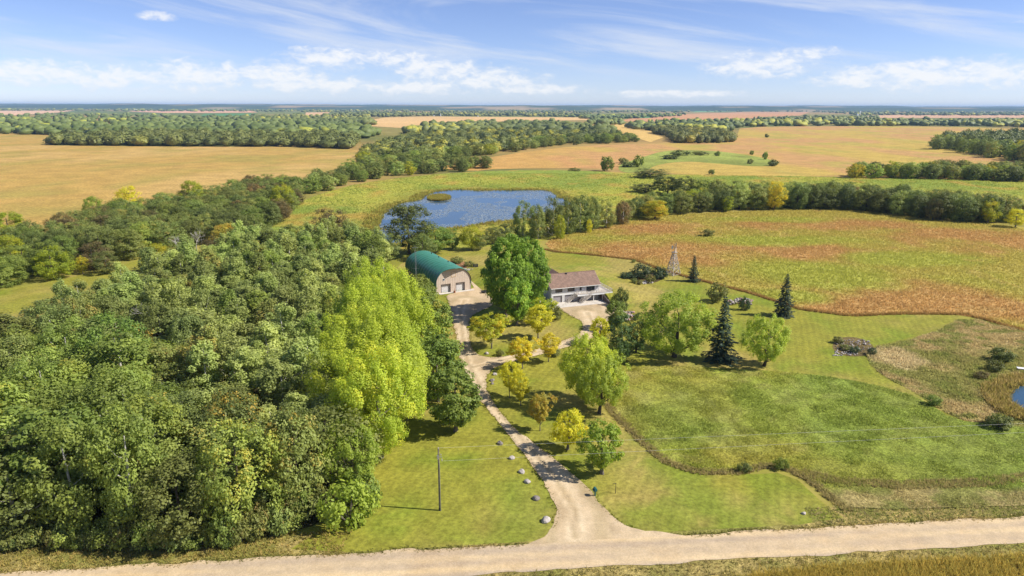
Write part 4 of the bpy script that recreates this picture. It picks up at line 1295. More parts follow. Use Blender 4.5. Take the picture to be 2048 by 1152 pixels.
# lower flank sheets hide the eaves on both sides
for x0, x1 in ((-0.16, -0.005), (BW + 0.005, BW + 0.16)):
    MB().box(x0, x1, -0.2, BL + 0.2, 2.35, BE + 0.05).build('eave_sheet', M_GREEN, barn)
V, F = [], []
ts = np.linspace(math.radians(52), math.radians(128), 17)
for t in ts:
    k = 1 - abs(t - math.pi / 2) / math.radians(38)
    for (yy, dz) in ((-0.3, 0.0), (-0.35 - 1.9 * k, 0.03)):
        for off in (0.16, 0.06):
            V.append((BW / 2 + (BW / 2 + off) * math.cos(t), yy, BE + (BP - BE + off) * math.sin(t) + dz))
for i in range(len(ts) - 1):
    a, b = i * 4, (i + 1) * 4
    F += [(a, b, b + 2, a + 2), (a + 1, a + 3, b + 3, b + 1), (a + 2, b + 2, b + 3, a + 3)]
m_ = MB(); m_.v, m_.f = V, F
m_.build('roof_hood', M_GREEN, barn, smooth=False)
tr = MB()
for i in range(24):
    a, b = arc[i], arc[i + 1]
    tr.beam((a[0], -0.06, a[1] - 0.02), (b[0], -0.06, b[1] - 0.02), 0.08, 0.16)
tr.build('arch_trim', M_TRIM, barn)
for x in (0.0, BW):
    MB().box(x - 0.09, x + 0.09, -0.09, -0.04, 0, BE).build('corner_board', M_TRIM, barn)
for (a, b, c, d) in doors:
    fr_ = MB().box(a, a + 0.22, 0.002, 0.5, 0, d).box(b - 0.22, b, 0.002, 0.5, 0, d).box(a + 0.22, b - 0.22, 0.002, 0.5, d - 0.25, d).build('door_frame', M_FRAME, barn)
    for i in range(5):
        h = (d - 0.25) / 5
        MB().box(a + 0.222, b - 0.222, 0.44 + 0.005 * i, 0.49 + 0.005 * i, i * h + 0.012, (i + 1) * h - 0.012).build('door_panel', M_PALEDOOR, fr_)
hd = MB()
hx0, hx1, hz0, hz1 = 5.35, 7.05, 5.1, 6.9
hd.box(hx0, hx1, -0.07, -0.045, hz0, hz0 + 0.14).box(hx0, hx1, -0.07, -0.045, hz1 - 0.14, hz1).box(hx0, hx0 + 0.14, -0.07, -0.045, hz0 + 0.14, hz1 - 0.14).box(hx1 - 0.14, hx1, -0.07, -0.045, hz0 + 0.14, hz1 - 0.14)
ho = hd.build('hay_door', simple_mat('ochre_trim', (0.50, 0.33, 0.16), 0.7, 0.1), barn)
MB().box(hx0 + 0.142, hx1 - 0.142, -0.060, -0.040, hz0 + 0.142, hz1 - 0.142).build('hay_door_leaf', M_TAN, ho)
f = MB().box(2.3, 3.1, -0.06, -0.002, 4.2, 4.95).build('window', M_WHITE, barn)
MB().box(2.4, 3.0, -0.075, -0.062, 4.3, 4.85).build('pane', M_GLASS, f)
for y in (7.5, 16.0, 23.0):
    t = math.radians(78)
    p = Vector((BW / 2 + (BW / 2 + 0.2) * math.cos(t), y, BE + (BP - BE + 0.2) * math.sin(t)))
    v_ = MB().tube([p, p + Vector((0, 0, 0.55))], 0.16, 8).build('roof_vent', M_DARK, barn)
    MB().tube([p + Vector((0, 0, 0.551)), p + Vector((0, 0, 0.68))], [0.3, 0.12], 8).build('vent_cap', M_DARK, v_)
# light apron slab in front of the doors
MB().box(0.6, 13.2, -1.6, -0.1, 0.08, 0.13).build('door_apron', M_CONC, barn)
# small things by the barn
def at(px, py):
    x, y, _ = P(px, py); return (x, y, gz(x, y))
t = empty('fire_pit', at(909, 586)); tag(t, 'small rusty barrel stove beside the right barn door', 'stove')
MB().tube([(0, 0, 0), (0, 0, 0.75)], [0.34, 0.36], 12).build('barrel', M_RUST, t)
MB().tube([(0, 0, 0.751), (0, 0, 1.5)], 0.08, 8).build('flue', M_RUST, t)
t = empty('trailer', at(969, 586), 0.4); tag(t, 'low dark utility trailer on the gravel right of the barn', 'trailer')
MB().box(-1.1, 1.1, -0.6, 0.6, 0.45, 0.55).build('bed', M_DARK, t)
for s_ in (-1, 1):
    MB().box(-1.1, 1.1, s_ * 0.6 - 0.02, s_ * 0.6 + 0.02, 0.552, 0.8).build('side_rail', M_DARK, t)
    w = MB().tube([(0, s_ * 0.66, 0.3), (0, s_ * 0.82, 0.3)], 0.3, 14).build('wheel', M_DARK, t)
    MB().tube([(0, s_ * 0.825, 0.3), (0, s_ * 0.84, 0.3)], 0.15, 10).build('rim', M_STEEL, w)
MB().beam((1.1, 0, 0.5), (2.2, 0, 0.45), 0.09).build('drawbar', M_DARK, t)
t = empty('compost_bin', at(951, 534), 0.3); tag(t, 'dark slatted compost bin beside the garden plot', 'compost bin')
for i in range(4):
    z = 0.05 + i * 0.28
    for (a, b, c, d) in ((-0.9, 0.9, -0.7, -0.64), (-0.9, 0.9, 0.64, 0.7), (-0.9, -0.84, -0.63, 0.63), (0.84, 0.9, -0.63, 0.63)):
        MB().box(a, b, c, d, z, z + 0.2).build('slat', M_DARK, t)
for (a, b) in ((-0.8, -0.6), (0.8, -0.6), (-0.8, 0.6), (0.8, 0.6)):
    MB().box(a - 0.035, a + 0.035, b - 0.035, b + 0.035, 0, 1.2).build('post', M_DARK, t)
sheet('garden_plot', px_poly([(893, 526), (905, 520), (925, 521), (948, 534), (936, 539), (918, 534)], 1), 0.05, 2.0, flat(S(150, 112, 78), 0.12, 4), M_MEADOW)
t = empty('wheelbarrow', (*house_pt(9.4, -2.1), 0.13), H_ANG + 0.6); tag(t, 'dark wheelbarrow parked at the foot of the deck stairs', 'wheelbarrow')
MB().prism([(-0.45, 0.75), (0.5, 0.75), (0.3, 0.35), (-0.3, 0.35)], -0.32, 0.32).build('tray', M_DARK, t)
MB().tube([(0.6, -0.06, 0.2), (0.6, 0.06, 0.2)], 0.2, 12).build('wheel', M_DARK, t)
for s_ in (-1, 1):
    MB().beam((0.6, s_ * 0.1, 0.2), (-1.0, s_ * 0.3, 0.62), 0.05).build('handle', M_WOOD, t)
    MB().beam((-0.3, s_ * 0.25, 0.42), (-0.4, s_ * 0.28, 0.0), 0.05).build('leg', M_DARK, t)

# ---------------------------------------------------------------- timber windmill tower
x, y, z = at(1346, 549)
tw = empty('windmill_tower', (x, y, z), 0.55); tag(tw, 'tall tapering log windmill tower at the prairie edge', 'tower')
ht = 12.0
def corner(k, z, b=1.9, t_=0.42, top=8.4):
    r = b + (t_ - b) * min(1, z / top)
    return Vector(((1, 1, -1, -1)[k] * r, (1, -1, -1, 1)[k] * r, z))
for k in range(4):
    MB().tube([corner(k, 0), corner(k, 4.2), corner(k, 8.4)], [0.17, 0.14, 0.11], 7).build('leg', M_WOOD, tw)
lev = [0.25, 2.4, 4.4, 6.2, 7.6]
for i, zz in enumerate(lev):
    for k in range(4):
        k2 = (k + 1) % 4
        MB().tube([corner(k, zz), corner(k2, zz)], 0.09, 6).build('rail', M_WOOD, tw)
        if i + 1 < len(lev):
            MB().tube([corner(k, zz), corner(k2, lev[i + 1])], 0.075, 6).build('brace', M_WOOD, tw)
            MB().tube([corner(k2, zz), corner(k, lev[i + 1])], 0.075, 6).build('brace', M_WOOD, tw)
pl = MB().box(-0.85, 0.85, -0.85, 0.85, 8.4, 8.5).build('platform', M_WOOD, tw)
MB().beam((-1.5, 0, 8.36), (1.5, 0, 8.36), 0.1).build('outrigger', M_WOOD, tw)
MB().tube([(0, 0, 8.5), (0, 0, 11.6)], 0.10, 7).build('mast', M_WOOD, tw)
WR = Matrix.Rotation(-0.75, 3, 'Z')
def wv(p): return tuple(WR @ Vector(p))
wheel = MB().tube([wv((0.25, 0, 10.2)), wv((0.6, 0, 10.2))], 0.16, 10).build('hub', M_STEEL, tw)
for k in range(14):
    a = 2 * math.pi * k / 14
    c, s_ = math.cos(a), math.sin(a)
    p = [(0.5, c * 0.35 - s_ * 0.06, 10.2 + s_ * 0.35 + c * 0.06), (0.42, c * 0.35 + s_ * 0.06, 10.2 + s_ * 0.35 - c * 0.06), (0.36, c * 1.75 + s_ * 0.22, 10.2 + s_ * 1.75 - c * 0.22), (0.58, c * 1.75 - s_ * 0.22, 10.2 + s_ * 1.75 + c * 0.22)]
    slab([wv(q) for q in p], 0.02).build('blade', M_WOOD, wheel)
MB().beam(wv((0.25, 0, 10.2)), wv((-1.6, 0, 10.2)), 0.06).build('tail_boom', M_WOOD, tw)
slab([wv(q) for q in ((-0.5, 0, 10.7), (-1.1, 0, 11.0), (-1.1, 0.03, 9.5), (-0.5, 0.03, 9.8))], 0.02).build('tail_vane', M_WHITE, tw)
# white stake beside the small spruce
st = empty('marker_stake', at(1369, 556)); tag(st, 'short white marker stake left of the smallest spruce', 'stake')
MB().box(-0.05, 0.05, -0.05, 0.05, 0, 0.7).build('shaft', M_WHITE, st)
MB().prism([(-0.07, 0.701), (0.07, 0.701), (0, 0.82)], -0.07, 0.07).build('cap', M_WHITE, st)

# ---------------------------------------------------------------- lattice aerial mast beside the barn
x, y, _ = P(834, 606)
mh = height_to(x, y, 494)
am = empty('aerial_mast', (x, y, 0)); tag(am, 'thin grey lattice aerial mast rising in front of the green barn roof', 'mast')
tri3 = [Vector((0.22 * math.cos(a), 0.22 * math.sin(a), 0)) for a in (0.3, 2.4, 4.5)]
for c in tri3:
    MB().tube([c, c + Vector((0, 0, mh - 1.0))], 0.03, 5).build('leg', M_STEEL, am)
br = MB()
for i in range(int((mh - 1) / 0.55)):
    for k in range(3):
        br.beam(tri3[k] + Vector((0, 0, i * 0.55)), tri3[(k + 1) % 3] + Vector((0, 0, (i + 1) * 0.55)), 0.02)
b_ = br.build('lattice', M_STEEL, am); b_['kind'] = 'stuff'
MB().tube([(0, 0, mh - 1.2), (0, 0, mh + 0.6)], 0.03, 6).build('top_tube', M_STEEL, am)
an = MB().beam((-0.9, -0.3, mh - 0.2), (0.9, 0.3, mh - 0.2), 0.04)
for i in range(7):
    c = -0.85 + i * 0.28
    w = 0.7 - i * 0.06
    an.beam((c + 0.3 * w, c / 3 - w, mh - 0.2), (c - 0.3 * w, c / 3 + w, mh - 0.2), 0.025)
an.build('aerial', M_STEEL, am)
zc = height_to(x, y, 537)
MB().beam((-1.1, 0, zc), (1.1, 0, zc), 0.05).beam((0, -0.8, zc - 0.2), (0, 0.8, zc - 0.2), 0.05).build('side_arm', M_STEEL, am)

# ---------------------------------------------------------------- utility pole and wires
x, y, _ = P(880, 1021)
ph = height_to(x, y, 897)
up = empty('utility_pole', (x, y, 0)); tag(up, 'brown wooden utility pole standing on the lawn by the drive', 'utility pole')
MB().tube([(0, 0, -0.3), (0, 0, ph)], [0.17, 0.11], 10).build('pole', M_POLE, up)
MB().tube([(0.14, -0.15, 0), (0.12, -0.13, ph * 0.78)], 0.05, 6).build('riser_conduit', M_STEEL, up)
MB().beam((-0.1, 0, ph * 0.865), (0.55, 0, ph * 0.865), 0.07, 0.1).build('cutout_arm', M_STEEL, up)
for (a, b, c) in ((0.35, 0, ph * 0.90), (0.5, 0, ph * 0.82), (0.0, 0, ph + 0.02)):
    MB().tube([(a, b, c - 0.12), (a, b, c - 0.04), (a, b, c + 0.03), (a, b, c + 0.14)], [0.05, 0.09, 0.05, 0.08], 8).build('insulator', M_PALE, up)
MB().tube([(-0.12, -0.14, ph * 0.84), (-0.12, -0.14, ph * 0.90)], 0.12, 10).build('arrester', M_STEEL, up)
MB().tube([(0, 0, 0.0), (0, 0, 0.5)], [0.19, 0.185], 10).build('butt_wrap', M_DARK, up)
M_WIRE = simple_mat('aluminium_wire', (0.62, 0.62, 0.60), 0.4, 0.05, metal=0.3)
# both conductors run from this pole to a far pole beyond the right edge
far = P(2600, 905)
for nm, z0, tgt, lab in (('power_wire', ph + 0.1, (2048, 846), 'upper thin power line crossing above the meadow'), ('power_wire', ph * 0.80, (2048, 864), 'lower thin power line crossing above the meadow')):
    a = Vector((x, y, z0))
    # same line of poles, parallel to the road; find the height at the frame's edge that gives the photograph's crossing
    t = (rt[-1] - rt[0]) / np.linalg.norm(rt[-1] - rt[0])
    best = None
    for L in np.arange(60, 140, 0.25):
        q = np.array([x, y]) + t * L
        if proj(q[0], q[1], 0)[0] >= 2040:
            best = (L, q); break
    L, q = best
    zz = height_to(q[0], q[1], tgt[1])
    pts = []
    for i in range(25):
        u = i / 24 * 1.7
        s_ = a.lerp(Vector((q[0], q[1], zz)), u)
        pts.append(s_)
    o = MB().tube(pts, 0.011, 5).build(nm, M_WIRE); tag(o, lab, 'wire', 'power lines')

# ---------------------------------------------------------------- mailbox and sign post
mbx = empty('mailbox', at(1190, 992), 0.2); tag(mbx, 'dark teal mailbox on a post at the mouth of the drive', 'mailbox')
MB().box(-0.09, 0.09, -0.09, 0.09, 0, 1.0).build('post', M_TEAL, mbx)
MB().prism([(-0.24, 1.0), (0.24, 1.0), (0.24, 1.28), (0.17, 1.42), (0.0, 1.48), (-0.17, 1.42), (-0.24, 1.28)], -0.36, 0.36).build('box', M_TEAL, mbx)
MB().box(-0.2, 0.2, -0.385, -0.362, 1.03, 1.4).build('door', M_TEAL, mbx)
MB().box(-0.40, -0.245, -0.3, 0.3, 1.0, 1.2).build('newspaper_tube', M_TEAL, mbx)
MB().box(0.245, 0.262, 0.05, 0.09, 1.2, 1.5).build('flag', M_RUST, mbx)
sp_ = empty('sign_post', at(1231, 987), 0.1); tag(sp_, 'slim dark post with a short arm on the lawn behind the mailbox', 'post')
MB().tube([(0, 0, 0), (0, 0, 1.85)], 0.05, 6).build('shaft', M_DARK, sp_)
MB().beam((-0.45, 0, 1.8), (0.05, 0, 1.8), 0.05).build('arm', M_DARK, sp_)
# board dock in the little pond at the right edge
dx, dy, _ = P(2033, 741)
dkk = empty('dock', (dx, dy, 0.2), -0.35); tag(dkk, 'pale plank dock at the right edge above the small pond', 'dock')
for i in range(9):
    MB().box(i * 0.42, i * 0.42 + 0.39, -0.6, 0.6, 0.5, 0.56).build('plank', M_WHITE, dkk)
for s_ in (-0.55, 0.55):
    MB().box(0, 3.8, s_ - 0.04, s_ + 0.04, 0.36, 0.498).build('stringer', M_WOOD, dkk)
for a in (0.2, 3.5):
    for s_ in (-0.5, 0.5):
        MB().box(a - 0.06, a + 0.06, s_ - 0.06, s_ + 0.06, -0.6, 0.358).build('pile', M_WOOD, dkk)

# ---------------------------------------------------------------- far farmsteads
def farm_building(px, py, w, d, h, rise, label, wallm, roofm, rz=0.2, cat='building', tower=None):
    x, y, _ = P(px, py)
    t = empty('farm_building', (x, y, 0.4), rz); tag(t, label, cat)
    MB().box(-w / 2, w / 2, -d / 2, d / 2, -1, h).prism([(-w / 2, h), (w / 2, h), (0, h + rise)], -d / 2 + 0.01, d / 2 - 0.01).build('wall', wallm, t)
    slab([(-w / 2 - 0.6, -d / 2 - 0.5, h - 0.2), (0, -d / 2 - 0.5, h + rise + 0.3), (0, d / 2 + 0.5, h + rise + 0.3), (-w / 2 - 0.6, d / 2 + 0.5, h - 0.2)], 0.3).build('roof', roofm, t)
    slab([(0, -d / 2 - 0.5, h + rise + 0.3), (w / 2 + 0.6, -d / 2 - 0.5, h - 0.2), (w / 2 + 0.6, d / 2 + 0.5, h - 0.2), (0, d / 2 + 0.5, h + rise + 0.3)], 0.3).build('roof', roofm, t)
    if tower:
        MB().box(-2, 2, -d / 2 - 4, -d / 2 - 0.01, -1, tower).build('tower', wallm, t)
        MB().tube([(0, -d / 2 - 2, tower), (0, -d / 2 - 2, tower + 9)], [2.6, 0.1], 4).build('spire', roofm, t)
    return t
M_FROOF = simple_mat('pale_metal_roof', (0.6, 0.6, 0.6), 0.5, 0.05)
farm_building(272, 221.5, 26, 40, 9, 6, 'white barn of the far farmstead on the left horizon', M_WHITE, M_FROOF, 1.2)
farm_building(284, 221.5, 20, 18, 8, 5, 'white house right of the far left barn', M_WHITE, M_FROOF, 0.3)
farm_building(425, 220.8, 30, 50, 8, 6, 'far pale farmhouse above the stubble strip', M_WHITE, M_SHINGLE, 1.3)
farm_building(437, 220.8, 18, 20, 8, 5, 'small far farm shed right of the pale farmhouse', M_WHITE, M_SHINGLE, 0.2)
farm_building(881, 232.2, 9, 16, 6, 4, 'tiny white church with a spire on the far tan field', M_WHITE, M_WHITE, 0.2, 'church', 9)
farm_building(868, 232.4, 8, 10, 4, 2.5, 'tiny white shed left of the far church', M_WHITE, M_FROOF, 0.3)
farm_building(956, 233.2, 7, 9, 4, 2.5, 'tiny white shed alone on the far tan field', M_WHITE, M_FROOF, 0.3)
farm_building(1667, 235.5, 16, 24, 6, 4, 'white farm shed among far trees on the right', M_WHITE, M_FROOF, 1.3)
farm_building(1690, 235, 14, 18, 5, 4, 'pale farm roof between far shed and silo on the right', M_WHITE, M_FROOF, 0.3)
def silo(px, py, r, h, label):
    x, y, _ = P(px, py)
    t = empty('silo', (x, y, 0)); tag(t, label, 'silo')
    MB().tube([(0, 0, -1), (0, 0, h)], r, 16).build('barrel', M_FROOF, t, True)
    MB().tube([(0, 0, h + 0.01), (0, 0, h + r * 0.5), (0, 0, h + r * 0.85), (0, 0, h + r)], [r, r * 0.86, r * 0.5, 0.1], 16).build('dome', M_WHITE, t, True)
silo(1714, 236, 5, 20, 'pale domed silo standing among far trees on the right')
silo(1719, 233, 3, 34, 'thin tall pale silo behind the domed one')
x, y, _ = P(1283, 217.6)
t = empty('water_tower', (x, y, 0)); tag(t, 'tiny white water tower on the far horizon', 'water tower')
MB().tube([(0, 0, 0), (0, 0, 42)], [5, 4], 8).build('stem', M_WHITE, t)
MB().tube([(0, 0, 42.1), (0, 0, 47), (0, 0, 56), (0, 0, 61)], [4, 11, 11, 2], 14).build('tank', M_WHITE, t, True)

# ---------------------------------------------------------------- foliage prototypes
def unit(a):
    return a / np.maximum(np.linalg.norm(a, axis=-1, keepdims=True), 1e-9)

def leaf_cloud(r, cen, rad, nl, leaf, outward, flat_z=0.8, axis=None, length=0.0, slim=0.6, rnd=0.6, up=0.4, shell=0.5, out_w=0.75):
    n = len(cen)
    N = n * nl
    c = np.repeat(cen, nl, 0); R_ = np.repeat(np.broadcast_to(rad, (n,)), nl); ow = np.repeat(outward, nl, 0)
    d = unit(r.normal(size=(N, 3)))
    off = d * (R_ * (shell + (1 - shell) * r.uniform(0, 1, N)))[:, None]
    off[:, 2] *= flat_z
    p = c + off
    if axis is not None:
        ax = np.repeat(axis, nl, 0)
        s = r.uniform(-0.5, 0.5, N)
        taper = 1.0 - 0.55 * np.abs(s * 2) ** 1.5
        p = c + off * taper[:, None] + ax * (s * np.repeat(np.broadcast_to(length, (n,)), nl))[:, None]
    nr = unit(d * 0.9 + ow * out_w + np.array([0, 0, up]) + r.normal(size=(N, 3)) * rnd)
    t = unit(np.cross(nr, r.normal(size=(N, 3))))
    b = np.cross(nr, t)
    s = leaf * r.uniform(0.65, 1.35, N)
    v = np.empty((N, 4, 3))
    v[:, 0] = p - t * s[:, None]; v[:, 2] = p + t * s[:, None]
    v[:, 1] = p - b * (s * slim)[:, None]; v[:, 3] = p + b * (s * slim)[:, None]
    ct = np.repeat(r.uniform(0, 1, n), nl); cg = np.repeat(r.uniform(0, 1, n), nl)
    tint = np.zeros((N, 3))
    tint[:, 0] = np.clip(ct * 0.7 + r.uniform(0, 1, N) * 0.3, 0, 1)
    tint[:, 1] = np.clip(cg * 0.75 + r.uniform(0, 1, N) * 0.25, 0, 1)
    return v.reshape(-1, 3), np.repeat(tint, 4, 0)

def crown_centres(r, n, H, base, R, tm=0.4, a=0.6, inner=0.3, lump=0.35, top_pow=2.0):
    out = []
    ox = r.uniform(0, 50)
    while len(out) < n:
        t = r.uniform(0, 1); ang = r.uniform(0, 2 * math.pi)
        prof = (max(t, 0.02) / tm) ** a if t < tm else math.sqrt(max(0.0, 1 - ((t - tm) / (1 - tm)) ** top_pow))
        if r.uniform(0, 1) > prof * 0.9 + 0.1: continue
        k = 1 + lump * 2 * (float(vnoise(np.array(math.cos(ang) * 1.6 + ox), np.array(math.sin(ang) * 1.6 + t * 2.5 + ox))) - 0.5)
        rr = R * prof * k * math.sqrt(r.uniform(inner, 1))
        z = base + (H - base) * t * (1 + 0.06 * (k - 1) / max(lump, 0.01))
        out.append((rr * math.cos(ang), rr * math.sin(ang), z))
    return np.array(out)

def trunk_mb(r, H, base, cen, r0, nl=9, top=0.8, bend=0.25, forks=1):
    mb = MB()
    axis = []
    x = y = 0.0
    for i in range(7):
        t = i / 6
        axis.append((x, y, H * top * t))
        x += r.normal() * bend * 0.3; y += r.normal() * bend * 0.3
    rad = [r0 * (1.25 if i == 0 else 1) * (1 - 0.8 * (i / 6)) + 0.03 for i in range(7)]
    mb.tube(axis, rad, 7)
    ax = np.array(axis)
    idx = r.permutation(len(cen))[:nl * 3]
    used = 0
    for i in idx:
        c = cen[i]
        if c[2] > H * 0.92: continue
        z0 = max(base * 0.7, c[2] - 0.55 * math.hypot(c[0], c[1]) - 0.08 * H)
        z0 = min(z0, H * top * 0.95)
        s = np.array([np.interp(z0, ax[:, 2], ax[:, 0]), np.interp(z0, ax[:, 2], ax[:, 1]), z0])
        m_ = s * 0.45 + c * 0.55 + np.array([0, 0, -0.06 * H * r.uniform(0.2, 1)])
        rr = r0 * 0.38 * (1 - z0 / H * 0.6)
        mb.tube([s, m_, c], [rr, rr * 0.6, 0.02], 5)
        used += 1
        if used >= nl: break
    return mb

QUAD = lambda n: np.arange(n * 4).reshape(-1, 4)
class Proto:
    @property
    def whole(p):
        """one-mesh version with fewer, larger leaves for trees too far off to show a trunk of their own"""
        if p._whole is None:
            cv, tint, tmb = p.src
            q = cv.reshape(-1, 4, 3)[::3]; c = q.mean(1, keepdims=True)
            cv = (c + (q - c) * 1.75).reshape(-1, 3)
            cv[:, 2] = np.maximum(cv[:, 2], 0.02)
            tint = tint.reshape(-1, 4, 3)[::3].reshape(-1, 3)
            nv = len(cv)
            me = bpy.data.meshes.new(p.name + '_whole')
            me.from_pydata([tuple(v) for v in cv] + [tuple(v) for v in tmb.v], [], [tuple(q) for q in QUAD(nv // 4)] + [tuple(i + nv for i in f) for f in tmb.f])
            mi = np.zeros(len(me.polygons), np.int32); mi[nv // 4:] = 1
            me.polygons.foreach_set('material_index', mi)
            ca = me.color_attributes.new('Tint', 'FLOAT_COLOR', 'POINT')
            c4 = np.ones((nv + len(tmb.v), 4), np.float32); c4[:nv, :3] = tint; ca.data.foreach_set('color', c4.ravel())
            me.materials.append(None); me.materials.append(None); me.update()
            p._whole = me
        return p._whole

def make_proto(name, crown_v, tint, tmb, H, R):
    p = Proto(); p.name, p.H, p.R = name, H, R
    p.crown = mesh_np(name + '_crown', crown_v, QUAD(len(crown_v) // 4), col=tint, attr='Tint')
    p.crown.materials.append(None)
    p.trunk = tmb.mesh(name + '_trunk'); p.trunk.materials.append(None)
    p.src = (crown_v, tint, tmb)
    p._whole = None
    return p

def broad(seed, H=14, R=5.6, n=125, nl=84, leaf=0.205, base=0.10, a=0.4, tm=0.42, cr=(0.9, 1.7), lump=0.4, r0=0.3, inner=0.3, flat_z=0.72, rnd=0.6, limbs=10, slim=0.6):
    r = np.random.default_rng(seed)
    b = H * base
    cen = crown_centres(r, n, H, b, R, tm, a=a, lump=lump, inner=inner)
    ow = unit(cen - np.array([0, 0, b + (H - b) * 0.35]))
    v, t = leaf_cloud(r, cen, r.uniform(*cr, n), nl, leaf, ow, flat_z, rnd=rnd, slim=slim)
    v[:, 2] = np.maximum(v[:, 2], 0.05)
    return make_proto('broad', v, t, trunk_mb(r, H, b, cen, r0, limbs), H, R)

def aspen(seed, H=16, R=3.0, n=75, nl=80, leaf=0.19):
    r = np.random.default_rng(seed)
    b = H * 0.38
    cen = crown_centres(r, n, H, b, R, 0.4, lump=0.45, inner=0.15)
    ow = unit(cen - np.array([0, 0, b + (H - b) * 0.3]))
    v, t = leaf_cloud(r, cen, r.uniform(0.6, 1.15, n), nl, leaf, ow, 1.0, rnd=0.7)
    return make_proto('aspen', v, t, trunk_mb(r, H, b, cen, 0.17, 9, 0.93, 0.35), H, R)

def poplar(seed, H=20, R=8.0, n=150, nl=250, leaf=0.18):
    r = np.random.default_rng(seed)
    b = H * 0.10
    cen = crown_centres(r, n, H - 1.0, b, R, 0.42, lump=0.3, inner=0.5)
    ow = unit(cen - np.array([0, 0, b + (H - b) * 0.25]))
    ax = unit(ow * 0.6 + np.array([-0.45, 0.1, 0.9]) + r.normal(size=(n, 3)) * 0.15)
    v, t = leaf_cloud(r, cen, r.uniform(1.0, 1.7, n), nl, leaf, ow, 1.0, axis=ax, length=r.uniform(1.8, 3.6, n), rnd=0.45, slim=0.5, up=0.45, shell=0.65)
    return make_proto('poplar', v, t, trunk_mb(r, H, b, cen, 0.45, 16), H, R)

def willow(seed, H=12, R=6.0, n=190, nl=85, leaf=0.2):
    r = np.random.default_rng(seed)
    b = H * 0.10
    cen = crown_centres(r, n, H - 0.4, b + 0.8, R, 0.45, a=0.25, lump=0.3, inner=0.4)
    ow = unit(cen - np.array([0, 0, b + (H - b) * 0.3]))
    ax = unit(ow * np.array([0.5, 0.5, 0]) + np.array([0, 0, -1.0]) + r.normal(size=(n, 3)) * 0.2)
    v, t = leaf_cloud(r, cen, r.uniform(0.65, 1.15, n), nl, leaf, ow, 0.9, axis=ax, length=r.uniform(0.5, 1.3, n), rnd=0.5, slim=0.38, up=0.4)
    return make_proto('willow', v, t, trunk_mb(r, H, b, cen, 0.36, 14, 0.7, 0.4), H, R)

def locust(seed, H=7.5, R=4.0, n=150, nl=60, leaf=0.16, base=0.2):
    r = np.random.default_rng(seed)
    b = H * base
    cen = crown_centres(r, n, H, b, R, 0.55, a=0.8, lump=0.45, inner=0.2)
    ow = unit(cen - np.array([0, 0, b]))
    v, t = leaf_cloud(r, cen, r.uniform(0.4, 0.85, n), nl, leaf, ow, 0.55, rnd=0.7, slim=0.5)
    return make_proto('locust', v, t, trunk_mb(r, H, b, cen, 0.12, 14, 0.75, 0.3), H, R)

def spruce(seed, H=14, R=3.4, leaf=0.22):
    r = np.random.default_rng(seed)
    V, T = [], []
    z = 0.06 * H
    while z < H * 0.985:
        t = z / H
        rr = R * (1 - t) ** 0.85 * r.uniform(0.78, 1.12) + 0.12
        nb = max(5, int(9 * (1 - t) + 4))
        a0 = r.uniform(0, 6.28)
        for k in range(nb):
            a = a0 + 2 * math.pi * k / nb + r.normal() * 0.12
            L = rr * r.uniform(0.6, 1.2)
            m = max(5, int(L * 17))
            s = r.uniform(0.12, 1.0, m) ** 0.75
            wdt = 0.34 * L * (1.05 - s) + 0.1
            lat = r.uniform(-1, 1, m) * wdt
            drop = -0.30 * L * s ** 1.4 + 0.16 * L * np.clip(s - 0.75, 0, 1) * 2
            d = np.array([math.cos(a), math.sin(a)]); q = np.array([-d[1], d[0]])
            p = np.c_[d[0] * L * s + q[0] * lat, d[1] * L * s + q[1] * lat, z + drop - 0.12 * np.abs(lat) + r.normal(size=m) * 0.06]
            nr = unit(np.c_[d[0] * 0.45 * np.ones(m), d[1] * 0.45 * np.ones(m), np.ones(m)] + r.normal(size=(m, 3)) * 0.35)
            tt = unit(np.c_[np.full(m, d[0]) + q[0] * np.sign(lat) * 0.7, np.full(m, d[1]) + q[1] * np.sign(lat) * 0.7, np.full(m, -0.35)])
            b = unit(np.cross(nr, tt))
            sz = leaf * r.uniform(0.8, 1.5, m)
            v = np.empty((m, 4, 3))
            v[:, 0] = p - tt * sz[:, None]; v[:, 2] = p + tt * (sz * 1.3)[:, None]; v[:, 1] = p - b * (sz * 0.42)[:, None]; v[:, 3] = p + b * (sz * 0.42)[:, None]
            V.append(v.reshape(-1, 3))
            ti = np.zeros((m, 3)); ti[:, 0] = np.clip(r.uniform(0, 0.5) + r.uniform(0, 0.5, m), 0, 1); ti[:, 1] = r.uniform(0, 1, m)
            T.append(np.repeat(ti, 4, 0))
        z += H * 0.046 * r.uniform(0.8, 1.15) * (1.15 - 0.4 * t)
    mb = MB().tube([(0, 0, 0), (0, 0, H * 0.5), (0, 0, H * 0.98)], [0.24, 0.14, 0.03], 7)
    return make_proto('spruce', np.vstack(V), np.vstack(T), mb, H, R)

def shrub(seed, H=2.6, R=2.2, n=46, nl=45, leaf=0.15, cr=(0.45, 0.85)):
    r = np.random.default_rng(seed)
    cen = crown_centres(r, n, H, 0.25, R, 0.4, a=0.3, lump=0.4, inner=0.25)
    ow = unit(cen - np.array([0, 0, 0.3]))
    v, t = leaf_cloud(r, cen, r.uniform(*cr, n), nl, leaf, ow, 0.8, rnd=0.6)
    v[:, 2] = np.maximum(v[:, 2], 0.02)
    mb = MB()
    for i in range(7):
        c = cen[int(r.integers(0, n))]
        mb.tube([(0, 0, 0), (c[0] * 0.4, c[1] * 0.4, c[2] * 0.55), tuple(c)], [0.06, 0.04, 0.015], 5)
    return make_proto('shrub', v, t, mb, H, R)

